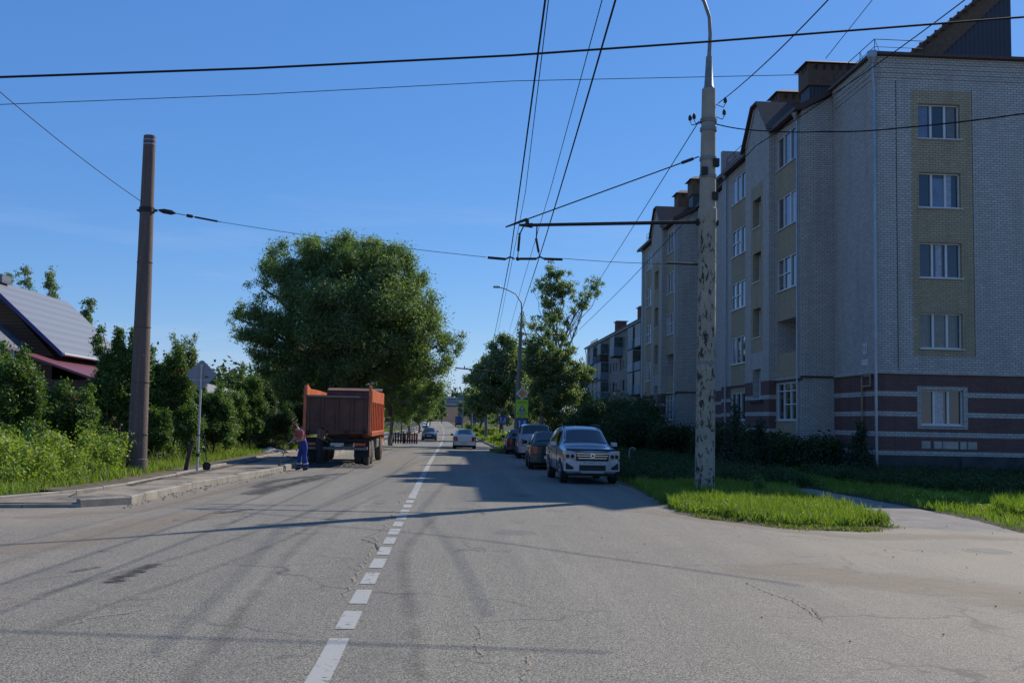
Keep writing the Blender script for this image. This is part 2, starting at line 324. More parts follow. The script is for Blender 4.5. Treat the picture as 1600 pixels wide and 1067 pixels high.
M['paint_dark'] = paint('dark_green_paint', (.02, .035, .03)); M['paint_black'] = paint('black_paint', (.018, .02, .024)); M['paint_grey'] = paint('dark_grey_paint', (.05, .055, .075))
M['paint_van'] = paint('silver_van_paint', (.30, .32, .35), .4); M['paint_blue'] = paint('blue_lorry_paint', (.02, .05, .17), 0, .45)
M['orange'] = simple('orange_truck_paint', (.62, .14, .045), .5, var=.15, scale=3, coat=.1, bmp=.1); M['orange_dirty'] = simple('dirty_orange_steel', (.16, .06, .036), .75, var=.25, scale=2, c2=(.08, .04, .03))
M['lamp_red'] = simple('red_lamp', (.38, .015, .01), .2, coat=1); M['lamp_clear'] = simple('clear_lamp', (.30, .32, .35), .12, .4, coat=1)
M['chrome'] = simple('chrome', (.6, .62, .65), .15, .9); M['plate'] = simple('plate_white', (.6, .6, .58), .4)
M['gas'] = simple('ochre_gas_pipe', (.33, .23, .13), .6)
M['wood_dark'] = simple('dark_wood', (.075, .05, .035), .85, bmp=.3); M['wood_red'] = simple('red_brown_boards', (.23, .075, .05), .8); M['fence_brown'] = ribbed('brown_board_fence', (.03, .016, .012), 3, 'Y', 0, .8)
M['rail_white'] = simple('whitewashed_rail', (.5, .5, .48), .7)
M['bark'] = simple('bark', (.13, .11, .09), .9, bmp=.8, scale=8); M['bark_pale'] = simple('pale_bark', (.33, .31, .27), .9, bmp=.6, scale=5, c2=(.10, .09, .08))
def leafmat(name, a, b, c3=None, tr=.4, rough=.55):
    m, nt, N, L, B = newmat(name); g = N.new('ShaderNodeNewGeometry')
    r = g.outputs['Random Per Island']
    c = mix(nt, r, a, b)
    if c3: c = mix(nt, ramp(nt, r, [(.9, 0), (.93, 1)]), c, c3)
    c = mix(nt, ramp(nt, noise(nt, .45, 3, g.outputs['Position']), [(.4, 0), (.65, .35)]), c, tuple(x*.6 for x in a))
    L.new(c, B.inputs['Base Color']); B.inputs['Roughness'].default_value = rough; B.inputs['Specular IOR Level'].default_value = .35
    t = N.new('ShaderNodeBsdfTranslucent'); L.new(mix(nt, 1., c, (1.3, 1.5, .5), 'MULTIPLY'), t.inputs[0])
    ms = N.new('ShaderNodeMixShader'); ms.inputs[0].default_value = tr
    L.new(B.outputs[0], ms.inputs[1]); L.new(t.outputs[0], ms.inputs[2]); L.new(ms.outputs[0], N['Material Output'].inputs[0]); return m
M['leaf_willow'] = leafmat('willow_leaf', (.125, .185, .06), (.19, .26, .105), (.36, .40, .27))
M['leaf_poplar'] = leafmat('poplar_leaf', (.13, .18, .07), (.21, .27, .125), (.45, .47, .36))
M['leaf_rowan'] = leafmat('rowan_leaf', (.07, .125, .03), (.12, .19, .05), (.19, .24, .07))
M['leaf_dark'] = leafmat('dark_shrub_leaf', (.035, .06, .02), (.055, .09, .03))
M['leaf_lime'] = leafmat('yellow_green_leaf', (.19, .26, .045), (.28, .34, .07), (.36, .34, .08))
M['leaf_birch'] = leafmat('birch_leaf', (.13, .18, .08), (.19, .24, .12), (.28, .29, .18))
M['needle'] = leafmat('needle', (.02, .042, .018), (.035, .06, .025), tr=.1)
M['grass'] = leafmat('grass_blade', (.125, .19, .022), (.195, .26, .04), (.32, .28, .12), tr=.45)
M['grass_dry'] = leafmat('dry_grass_blade', (.20, .20, .07), (.13, .19, .04), (.35, .29, .15), tr=.35)
M['flower'] = simple('yellow_flower', (.6, .5, .05), .7)
M['berry'] = simple('orange_berry', (.45, .07, .015), .5)
M['skin'] = simple('skin', (.45, .23, .15), .6); M['shirt_red'] = simple('red_shirt', (.42, .09, .09), .85, scale=12); M['blue_cloth'] = simple('blue_dungarees', (.02, .045, .26), .85, scale=9, var=.2)
M['cap_red'] = simple('red_cap', (.16, .03, .04), .8); M['boot'] = simple('dark_boot', (.02, .018, .016), .8); M['dark_cloth'] = simple('dark_clothes', (.025, .027, .03), .9)
M['reflect'] = simple('pale_reflective_band', (.5, .52, .5), .5); M['skin_shade'] = simple('shaded_skin', (.16, .085, .055), .7); M['hair'] = simple('dark_hair', (.03, .02, .015), .8)  # second skin tone is darkened to carry the shade behind the truck
# ---------------------------------------------------------------- ground sheets
def attr_fade(o, vals):
    a = o.data.attributes.new('fade', 'FLOAT', 'POINT'); a.data.foreach_set('value', vals)
def sheet(name, mat, xl, xr, ys, dz, nx=6, rough=0, kind='structure'):
    mb = MB(); P = []
    for Y in ys:
        a, b = (xl(Y) if callable(xl) else xl), (xr(Y) if callable(xr) else xr)
        P.append([(a+(b-a)*i/nx, Y, gz(Y)+dz+(random.uniform(-rough, rough) if rough and 0 < i < nx else 0)) for i in range(nx+1)])
    mb.grid(P); return tag(mb.build(name, mat), kind=kind)
YS = [-12, 0, 10, 19, 22, 26, 32, 38, 45, 52, 60, 68, 76, 90, 104, 117, 140, 170, 210, 260, 327, 400, 480, 540, 620, 900, 2500]
sheet('ground', M['lawn'], -1500, 1500, YS, -.06, 40)
# kerb line on the left (surveyed points), then parallel with the street
KO = [G(-260, 797), G(-60, 794), G(125, 793), G(205, 788), G(300, 764), G(440, 737)]
kox = lambda Y: float(np.interp(Y, [p.y for p in KO[3:]]+[60, 620], [p.x for p in KO[3:]]+[-5.9, -5.9]))+cx(Y)
KI = [G(-260, 779, .15), G(0, 776, .15), G(120, 766, .15), G(200, 756, .15), G(300, 735, .15), G(400, 714, .15)]
kix = lambda Y: float(np.interp(Y, [p.y for p in KI[3:]]+[70, 620], [p.x for p in KI[3:]]+[-8.6, -8.6]))+cx(Y)
def poly(name, pts, mat, dz=0, kind='structure', fade=None):
    mb = MB(); mb.add([(p[0], p[1], gz(p[1])+dz) for p in pts], [tuple(range(len(pts)))]); return tag(mb.build(name, mat), kind=kind)
# carriageway
rx = lambda Y: float(np.interp(Y, [19.5, 23, 30, 45, 60, 66, 72, 620], [5.6, 5.1, 5.3, 5.4, 5.2, 3.9, 3.5, 3.4]))+cx(Y)
sheet('road', M['asphalt'], lambda Y: kox(Y)-.05, rx, [y for y in [19.7, 21]+YS[4:] if y <= 540], 0, 8)
tagp = MB()
tagp.add([(p[0], p[1], .004) for p in [(-60, -12), (60, -12), (60, 16), (30, 17.2), (G(1600, 833).x, G(1600, 833).y), (G(1500, 829).x, G(1500, 829).y), (G(1398, 824).x, G(1398, 824).y),
    (G(1330, 829).x, G(1330, 829).y), (G(1240, 827).x, G(1240, 827).y), (G(1160, 818).x, G(1160, 818).y), (G(1090, 808).x, G(1090, 808).y), (5.2, 22.6), (4.6, 23.4), (-6.6, 23.4), (KO[3].x, KO[3].y-.02), (KO[2].x, KO[2].y), (KO[1].x, KO[1].y), (-60, KO[0].y+.4)]], [tuple(range(18))])
tag(tagp.build('junction', M['asphalt']), kind='structure')
# footpath along the building
PL = [G(x, y) for x, y in ((1398, 824), (1330, 801), (1250, 779), (1190, 763), (1150, 748))]+[Vector((12.3, 45, 0)), Vector((12.3, 60, 0)), Vector((12.3, 86, 0))]
PR = [G(x, y) for x, y in ((1600, 833), (1530, 813), (1410, 789), (1300, 769), (1200, 749))]+[Vector((13.6, 46, 0)), Vector((13.6, 60, 0)), Vector((13.6, 86, 0))]
mb = MB(); mb.grid([[(a.x, a.y, gz(a.y)-.012), (b.x, b.y, gz(b.y)-.012)] for a, b in zip(PL, PR)]); tag(mb.build('footpath', M['path']), kind='structure')
# left sidewalk and verge
ys_l = [KO[3].y, 24, 27, 30.13, 34, 36.6]+[y for y in YS if 38 <= y <= 480]
sheet('sidewalk', M['sidewalk'], lambda Y: kix(Y), lambda Y: kox(Y)-.13, [max(y, KO[3].y+.05) for y in ys_l], .12, 5, .008)
mb = MB(); mb.add([(KO[0].x-20, KO[0].y+.1, .1), (KO[1].x, KO[1].y+.12, .1), (KO[2].x, KO[2].y+.12, .1), (KO[3].x-.13, KO[3].y+.06, .12), (kix(KO[3].y+.06), KO[3].y+.06, .12), (KI[2].x, KI[2].y, .12), (KI[1].x, KI[1].y, .1), (KI[0].x-20, KI[0].y, .1)], [tuple(range(8))])
tag(mb.build('sidewalk', M['sidewalk']), kind='structure')
def vx(Y):   # right limit of verge
    if Y < KI[3].y: return float(np.interp(Y, [KI[0].y, KI[1].y, KI[2].y, KI[3].y], [KI[0].x, KI[1].x, KI[2].x, KI[3].x]))
    return kix(Y)
ysv = sorted(set([KI[0].y+.02, KI[1].y, KI[2].y, KI[3].y]+[24, 27, 30, 34]+[y for y in YS if 38 <= y <= 620]))
sheet('verge', M['lawn'], -90, lambda Y: vx(Y)-.05, ysv, .1, 30, .03)
sheet('verge', M['soil'], lambda Y: vx(Y)-1.0, lambda Y: vx(Y)-.07, [y for y in ysv if 22 < y < 62], .15, 4, .02)
# kerbs
def kerb(name, pts, wid, h, label, side=-1):
    """kerb stones laid end to end: each ~1 m stone in one mesh, joints left open"""
    mb = MB(); d = 0
    for a, b in zip(pts[:-1], pts[1:]):
        a = Vector(a); b = Vector(b); L_ = (b-a).length; n = max(1, round(L_/1.0)) if L_ < 60 else max(1, round(L_/5)); u = (b-a)/n; t = u.normalized(); nn = Vector((-t.y, t.x, 0))*side*-1
        for i in range(n):
            p = a+u*i+t*.008; q = a+u*(i+1)-t*.008; j = random.uniform(-.012, .012); z0 = gz(p.y)+p.z; z1 = gz(q.y)+q.z
            A = [(p.x, p.y), (q.x, q.y), (q.x+nn.x*wid, q.y+nn.y*wid), (p.x+nn.x*wid, p.y+nn.y*wid)]
            c = .02
            A2 = [(p.x+nn.x*c, p.y+nn.y*c), (q.x+nn.x*c, q.y+nn.y*c), A[2], A[3]]
            zb = -.1
            V = [(A[0][0], A[0][1], z0+zb), (A[1][0], A[1][1], z1+zb), (A[2][0], A[2][1], z1+zb), (A[3][0], A[3][1], z0+zb),
                 (A[0][0], A[0][1], z0+h-c+j), (A[1][0], A[1][1], z1+h-c+j), (A2[0][0], A2[0][1], z0+h+j), (A2[1][0], A2[1][1], z1+h+j), (A[2][0], A[2][1], z1+h+j), (A[3][0], A[3][1], z0+h+j)]
            mb.add(V, [(0, 1, 5, 4), (4, 5, 7, 6), (6, 7, 8, 9), (1, 2, 8, 7, 5), (2, 3, 9, 8), (3, 0, 4, 6, 9)])
    o = mb.build(name, M['kerb']); tag(o, kind='structure'); return o
kerb('kerb', [(KO[0].x, KO[0].y, 0), (KO[1].x, KO[1].y, 0), (KO[2].x, KO[2].y, 0)], .3, .09, '')
kerb('kerb', [(p.x, p.y, 0) for p in KO[2:]]+[(kox(Y), Y, 0) for Y in (45, 60, 76, 117, 170, 327, 470)], .15, .175, '')
kerb('kerb', [(p.x, p.y, 0) for p in KI]+[(kix(Y), Y, 0) for Y in (60, 76, 117)], .08, .17, '')
kerb('kerb', [(rx(Y), Y, 0) for Y in (72, 90, 117, 170, 250)], .15, .14, '', 1)
kerb('kerb', [(5.3, 60.5, 0), (3.9, 66, 0), (3.5, 72, 0)], .15, .14, '', 1)
# thin road layers with a faded edge
def ribbon(name, pts, wid, mat, dz=.008, n=4, kind='structure'):
    P = []; F = []; pts = [Vector((p[0], p[1], 0)) for p in pts]
    for i, p in enumerate(pts):
        t = (pts[min(i+1, len(pts)-1)]-pts[max(0, i-1)]).normalized(); nn = Vector((-t.y, t.x, 0)); ww = wid[i] if hasattr(wid, '__len__') else wid
        P.append([(p.x+nn.x*ww*(k/n-.5), p.y+nn.y*ww*(k/n-.5), gz(p.y)+dz) for k in range(n+1)])
        e = min(1., i/ max(1, .12*len(pts)), (len(pts)-1-i)/max(1, .12*len(pts)))
        F += [e*(1-abs(2*k/n-1)**1.5) for k in range(n+1)]
    mb = MB(); mb.grid(P); o = mb.build(name, mat, loc=(0, 0, 0)); attr_fade(o, F); tag(o, kind=kind); return o
def spline(pts, n=24):
    out = []; pts = [Vector((p[0], p[1], 0)) for p in pts]; q = [pts[0]]+pts+[pts[-1]]
    for i in range(1, len(q)-2):
        for k in range(n//(len(pts)-1)+1):
            t = k/(n//(len(pts)-1)+1); a, b, c, d = q[i-1], q[i], q[i+1], q[i+2]
            out.append(.5*((2*b)+(c-a)*t+(2*a-5*b+4*c-d)*t*t+(3*b-a-3*c+d)*t**3))
    out.append(pts[-1]); return out
def pxs(*l): return [G(x, y) for x, y in l]
# dust deposits at the edges of the asphalt
for pl, wd in ((pxs((960, 792), (1080, 808), (1200, 824), (1340, 838), (1480, 838), (1640, 846)), 1.3), (pxs((0, 812), (130, 802), (230, 795), (330, 770), (430, 745)), .9),
               ([(5.0, 23), (5.2, 27), (5.3, 34), (5.3, 45), (5.1, 60)], 1.1), (pxs((-60, 860), (90, 850), (260, 812), (380, 800)), 1.6), (pxs((640, 768), (695, 768)), .35),
               ([(-4.3, 52), (-4.6, 60), (-5, 75), (-5.2, 95)], 1.7), (pxs((1150, 880), (1300, 900), (1500, 920), (1700, 960)), 2.2)):
    ribbon('road_dust', spline(pl), wd, M['dust'], .008)
# tyre marks
for pl, wd in ((pxs((250, 1120), (330, 1020), (400, 930), (470, 850), (560, 780)), .28), (pxs((655, 1100), (645, 980), (632, 900), (640, 850), (700, 790)), .3), (pxs((-20, 955), (150, 905), (300, 865), (450, 812), (560, 770), (640, 730)), .22),
               (pxs((0, 1010), (160, 950), (330, 890), (470, 832), (620, 760)), .25), (pxs((590, 760), (640, 720), (665, 700)), .2)):
    ribbon('tyre_mark', spline(pl, 30), wd, M['tyre_mark'], .012)
# tar spills from the truck
for pl, wd in ((pxs((165, 915), (205, 897), (252, 880)), .55), (pxs((330, 803), (362, 800), (398, 795)), .55), (pxs((105, 895), (160, 886)), .3), (pxs((385, 775), (430, 762), (520, 742)), 1.6), (pxs((150, 862), (180, 861)), .18), (pxs((268, 813), (290, 812)), .2), (pxs((395, 765), (440, 750), (560, 738)), 1.2), (pxs((640, 800), (620, 802)), .12)):
    ribbon('tar_spill', spline(pl, 16), wd, M['oil'], .014, 8)
# fresh asphalt on the new sidewalk
for pl, wd in ((pxs((195, 768), (260, 752)), .8), (pxs((250, 756), (330, 740), (430, 718)), .9)):
    o = ribbon('tar_patch', spline(pl, 16), wd, M['oil'], .145, 8)
# cracks
def crack(pl, wd, mat, jit, n=60):
    s = spline(pl, n); o_ = []
    for i, p in enumerate(s): o_.append((p.x+random.uniform(-jit, jit), p.y+random.uniform(-jit, jit)))
    ribbon('road_crack', o_, [wd*random.uniform(.4, 1.3) for _ in o_], mat, .016, 2)
crack(pxs((520, 955), (548, 915), (570, 880), (590, 845), (575, 838), (600, 825), (625, 785), (650, 745), (672, 715)), .06, M['crack'], .035, 120)
crack(pxs((740, 975), (752, 990), (745, 1010), (755, 1030)), .04, M['crack'], .02, 24)
crack(pxs((828, 1017), (826, 1040), (812, 1068)), .04, M['crack'], .02, 24)
crack(pxs((1168, 911), (1205, 928), (1250, 945), (1285, 972)), .045, M['crack'], .03, 30)
crack(pxs((1222, 930), (1262, 950), (1288, 974)), .018, M['crack_dark'], .02, 24)
crack(pxs((110, 978), (150, 965), (205, 958), (225, 950)), .05, M['crack'], .03, 24)
crack(pxs((565, 843), (585, 850), (592, 862)), .04, M['crack_dark'], .02, 14)
# centre line
def dash(y0, y1, x=-.92, wd=.175):
    n = max(2, int((y1-y0)/1.2)+2); mbp = MB(); P = []
    for i in range(n):
        Y = y0+(y1-y0)*i/(n-1); c = x+cx(Y); P.append([(c-wd/2+random.uniform(-.006, .006), Y, gz(Y)+.010), (c, Y, gz(Y)+.010), (c+wd/2+random.uniform(-.006, .006), Y, gz(Y)+.010)])
    mbp.grid(P); o = mbp.build('road_marking', M['paint_line'], loc=(0, 0, 0)); attr_fade(o, [.95]*(3*n)); tag(o, kind='structure')
Y = 9.45; dash(6.2, 9.05)
for k in range(12): dash(Y, Y+.86); Y += 1.27
dash(24.75, 62); dash(64, 118)
Y = 124
while Y < 520: dash(Y, Y+9, wd=.22); Y += 14
def rline(x, y0, y1):
    n = int((y1-y0)/6)+2; P = []
    for i in range(n):
        Yy = y0+(y1-y0)*i/(n-1); P.append([(x+cx(Yy)-.06, Yy, gz(Yy)+.010), (x+cx(Yy)+.06, Yy, gz(Yy)+.010)])
    mb = MB().grid(P); o = mb.build('road_marking', M['paint_line'], loc=(0, 0, 0)); attr_fade(o, [.85]*(2*n)); tag(o, kind='structure')
rline(-5.3, 130, 500)
# manhole covers
def manhole(x, y, r, label):
    p = G(x, y); root = empty('manhole_cover', (p.x, p.y, 0), label, 'manhole cover'); n = 28
    MB().tube([(0, 0, -.02), (0, 0, .013)], r, 28).build('lid', M['cover'], root)
    mb = MB(); mb.grid([[(cos(2*pi*k/n)*rr, sin(2*pi*k/n)*rr, z) for k in range(n+1)] for rr, z in ((r*1.02, .012), (r*1.12, .011), (r*1.3, .0055))]); mb.build('collar', M['asphalt'], root, smooth=60)
manhole(1546, 861, .32, 'dark round manhole cover on the sandy side street at right')
manhole(806, 832, .33, 'worn manhole cover set in the carriageway just below the pole shadow')
manhole(812, 773, .33, 'manhole cover in the shaded part of the lane before the parked SUV')
# pebbles on the apron
pm = MB()
for k in range(60):
    x = random.uniform(2.5, 13); y = random.uniform(8, 20); r = random.uniform(.005, .014); pm.sphere((x, y, .012+r*.4), (r, r*random.uniform(.7, 1.2), r*.7), 5, 3)
for k in range(160):
    Y_ = random.uniform(21, 36); X_ = kox(Y_)+abs(random.gauss(0, .22)); r = random.uniform(.006, .028); pm.sphere((X_, Y_, .012+r*.3), (r, r, r*.6), 5, 3)
tag(pm.build('gravel', M['sidewalk'], loc=(0, 0, 0)), 'loose grit and small stones scattered on the asphalt', 'gravel', kind='stuff')
# ---------------------------------------------------------------- leaf geometry
def quads(name, C, U, V, mat, parent=None, loc=(0, 0, 0), kind=None):
    n = len(C); P = np.empty((n, 4, 3), np.float32)
    P[:, 0] = C-U; P[:, 1] = C-V*.9-U*.1; P[:, 2] = C+U; P[:, 3] = C+V*.9-U*.1
    me = bpy.data.meshes.new(name); me.vertices.add(4*n); me.vertices.foreach_set('co', P.ravel()); me.loops.add(4*n)
    me.loops.foreach_set('vertex_index', np.arange(4*n, dtype=np.int32)); me.polygons.add(n)
    me.polygons.foreach_set('loop_start', np.arange(0, 4*n, 4, dtype=np.int32)); me.polygons.foreach_set('loop_total', np.full(n, 4, np.int32))
    me.update(calc_edges=True); return link_mesh(name, me, mat, parent, loc)
def unit(a): return a/np.maximum(np.linalg.norm(a, axis=1, keepdims=True), 1e-6)
def leafcloud(cl, n, size, elong=.45, droop=0., fill=.45):
    cl = np.array([(*c, *(r if hasattr(r, '__len__') else (r, r, r))) for c, r in cl]); wgt = cl[:, 3]*cl[:, 4]+cl[:, 4]*cl[:, 5]; wgt /= wgt.sum()
    k = rng.choice(len(cl), n, p=wgt); d = unit(rng.normal(size=(n, 3))); rad = rng.random(n)**fill*(1+.25*rng.normal(size=n))
    C = cl[k, :3]+d*cl[k, 3:]*rad[:, None]+rng.normal(size=(n, 3))*size*1.2
    nrm = unit(d*.7+rng.normal(size=(n, 3))*.8+np.array([0, 0, .35])); t = rng.normal(size=(n, 3)); t[:, 2] -= droop
    U = unit(t-nrm*(t*nrm).sum(1, keepdims=True)); V = np.cross(nrm, U); s = size*rng.uniform(.6, 1.35, n)[:, None]
    return C, U*s, V*s*elong
def limb(mb, a, b, r0, r1, wob=.06, n=6):
    a = Vector(a); b = Vector(b); L_ = (b-a).length; pts = [a]
    for i in range(1, n):
        t = i/n; pts.append(a.lerp(b, t)+Vector((random.uniform(-1, 1), random.uniform(-1, 1), random.uniform(-.3, 1)))*wob*L_*sin(pi*t))
    pts.append(b); mb.tube(pts, [r0+(r1-r0)*i/n for i in range(n+1)], 6); return pts
def plant(name, label, cat, base, stems, clumps, nleaf, size, lmat, bmat=None, group=None, elong=.45, droop=0, fill=.45, extra=None, loc_local=True):
    """stems: list of (points, r0, r1) in local coords, clumps: local"""
    root = empty(name, base, label, cat, group); mb = MB()
    for a, b, r0, r1 in stems: limb(mb, a, b, r0, r1)
    mb.build('trunk' if cat == 'tree' else 'stem', bmat or M['bark'], root, smooth=60)
    quads('crown' if cat == 'tree' else 'foliage', *leafcloud(clumps, nleaf, size, elong, droop, fill), lmat, root)
    if extra: extra(root)
    return root
def ell(c, r, n, rc, jit=.15, up=0):
    """clumps scattered through an ellipsoid"""
    out = []
    for _ in range(int(n*2.1)):
        while True:
            d = Vector((random.uniform(-1, 1), random.uniform(-1, 1), random.uniform(-1, 1)))
            if .35 < d.length < 1: break
        k = rc*random.uniform(.4, .95); out.append(((c[0]+d.x*r[0], c[1]+d.y*r[1], c[2]+d.z*r[2]), (k*random.uniform(.8, 1.2), k*random.uniform(.8, 1.2), k*random.uniform(.65, 1.))))
    return out
# ================================================================ APARTMENT BLOCK
blk = empty('apartment_block', (17.2, 40.6, 0), 'five-storey light brick apartment block with yellow brick panels and maroon striped base', 'building')
WM = {k: MB() for k in ('w', 'y', 'r', 'p')}
def cell_mat(regions, u, z, base):
    for (u0, u1, z0, z1, k) in regions:
        if u0 <= u <= u1 and z0 <= z <= z1: return k
    return base(u, z)
def striped(u, z):
    if z < .84: return 'p'
    if z > 4.12: return 'w'
    for s_ in (.9, 1.66, 2.48, 3.3):
        if s_-.08 <= z <= s_+.12: return 'w'
    return 'r'
def plain(u, z): return 'p' if z < .84 else 'w'
STR = [.84, 1.02, 1.58, 1.78, 2.40, 2.60, 3.22, 3.42, 4.12]
CALL = [0]
def wm_get(regions, u, z, base):
    k = cell_mat(regions, u, z, base)
    if k == 'w': return WM['w']
    tg_ = next((i for i, g_ in enumerate(regions) if g_[4] == k and g_[0] <= u <= g_[1] and g_[2] <= z <= g_[3]), 0)
    return WM.setdefault(f'{k}#{CALL[0]}#{tg_}', MB())
def wallface(axis, const, u0, u1, z1, holes, regions, base, sgn, depth=.14, topf=None):
    """axis 'x': plane X=const, u along Y; axis 'y': plane Y=const, u along X. sgn: direction of the reveal."""
    CALL[0] += 1
    us = sorted(set([u0, u1]+[h for o in holes for h in o[:2] if u0 < h < u1]+[h for o in regions for h in o[:2] if u0 < h < u1]))
    zs = sorted(set([-.3, z1]+STR+[h for o in holes for h in o[2:4]]+[h for o in regions for h in o[2:4] if h < z1]))
    P = (lambda u, z, d=0: (const+sgn*d, u, z)) if axis == 'x' else (lambda u, z, d=0: (u, const+sgn*d, z))
    for a, b in zip(us[:-1], us[1:]):
        for c, d in zip(zs[:-1], zs[1:]):
            um, zm = (a+b)/2, (c+d)/2
            if any(h[0] < um < h[1] and h[2] < zm < h[3] for h in holes): continue
            wm_get(regions, um, zm, base).add([P(a, c), P(b, c), P(b, d), P(a, d)], [(0, 1, 2, 3)])
    for h in holes:
        k = h[4] if len(h) > 4 else cell_mat(regions, (h[0]+h[1])/2, h[3]+.03, base)
        if k == 'p' or k is None: k = 'w'
        tgt = WM['w'] if k == 'w' else wm_get(regions, (h[0]+h[1])/2, h[3]+.03, base)
        dp = h[5] if len(h) > 5 else depth
        a, b, c, d = h[:4]
        for q in (((a, c), (a, d)), ((a, d), (b, d)), ((b, d), (b, c)), ((b, c), (a, c))):
            tgt.add([P(*q[0]), P(*q[1]), P(*q[1], dp), P(*q[0], dp)], [(0, 1, 2, 3)])
def window(root, axis, const, sgn, u0, u1, z0, z1, mull=(1/3, 2/3), trans=None, d=.13, curt=(), tilt=None, sill=True):
    """frame (window) > pane, sill, curtain"""
    def bx(mb, a, b, c, e, d0, d1):
        lo, hi = sorted((const+sgn*d0, const+sgn*d1))
        if axis == 'x': mb.box(lo, hi, a, b, c, e)
        else: mb.box(a, b, lo, hi, c, e)
    f = MB(); t = .055
    bx(f, u0, u1, z0, z0+t, d-.05, d+.02); bx(f, u0, u1, z1-t, z1, d-.05, d+.02)
    bx(f, u0, u0+t, z0+t, z1-t, d-.05, d+.02); bx(f, u1-t, u1, z0+t, z1-t, d-.05, d+.02)
    for k in mull:
        u = u0+(u1-u0)*k; bx(f, u-.045, u+.045, z0+t, z1-t, d-.052, d+.02)
    if trans:
        for (ka, kb, kz) in trans: bx(f, u0+(u1-u0)*ka+.05, u0+(u1-u0)*kb-.05, z0+(z1-z0)*kz-.025, z0+(z1-z0)*kz+.025, d-.048, d+.02)
    fo = f.build('window', M['upvc'], root, world=True)
    g = MB(); bx(g, u0, u1, z0, z1, d+.021, d+.03); g.build('pane', M['glass'], fo, world=True)
    if curt:
        for ka, kb, kz0, kz1 in curt:
            c = MB(); bx(c, u0+(u1-u0)*ka+.05, u0+(u1-u0)*kb-.05, z0+(z1-z0)*kz0+.05, z0+(z1-z0)*kz1-.05, d+.012, d+.0208)
            c.build('curtain', random.choice((M['curtain'], M['curtain'], M['curtain_white'], M['curtain_dark'])), fo, world=True)
    if sill:
        s_ = MB(); bx(s_, u0-.06, u1+.06, z0-.05, z0-.012, -.07, d-.05); s_.build('sill', M['metal_white'], fo, world=True)
# end wall
EW = [2.08, 5.19, 8.1, 11.02, 13.92]
holes = []; reg = []
for X0, X1 in ((19.0, 20.78), (26.2, 27.98)):
    for i, z in enumerate(EW): holes.append((X0, X1, z, z+(1.45 if i else 1.42)))
    reg.append((X0-.3, X1+.5, 4.86, 15.95, 'y')); reg.append((X0-.16, X1+.16, EW[0]-.16, EW[0]+1.56, 'w'))
wallface('y', 40.6, 17.2, 31.5, 17.15, holes, reg, striped, 1, .24)
cts = [((0, .33, 0, 1), (.33, .67, 0, 1)), ((.0, .33, 0, 1), (.67, .9, .35, 1)), ((.33, .55, 0, 1),), ((0, .33, 0, 1), (.67, 1, 0, 1), (.33, .5, .2, 1)), ((.67, 1, 0, 1),)]
for X0, X1 in ((19.0, 20.78), (26.2, 27.98)):
    for i, z in enumerate(EW):
        c = [((.33, .6, 0, 1),), ((0, .26, 0, 1), (.33, .67, 0, 1), (.67, .9, 0, 1)), ((.4, .6, 0, 1),), ((.67, .85, 0, 1), (.33, .67, 0, .9)), ((0, .3, 0, 1), (.7, .95, 0, 1))][i]
        window(blk, 'y', 40.6, 1, X0, X1, z, z+(1.45 if i else 1.42), curt=c, d=.2)
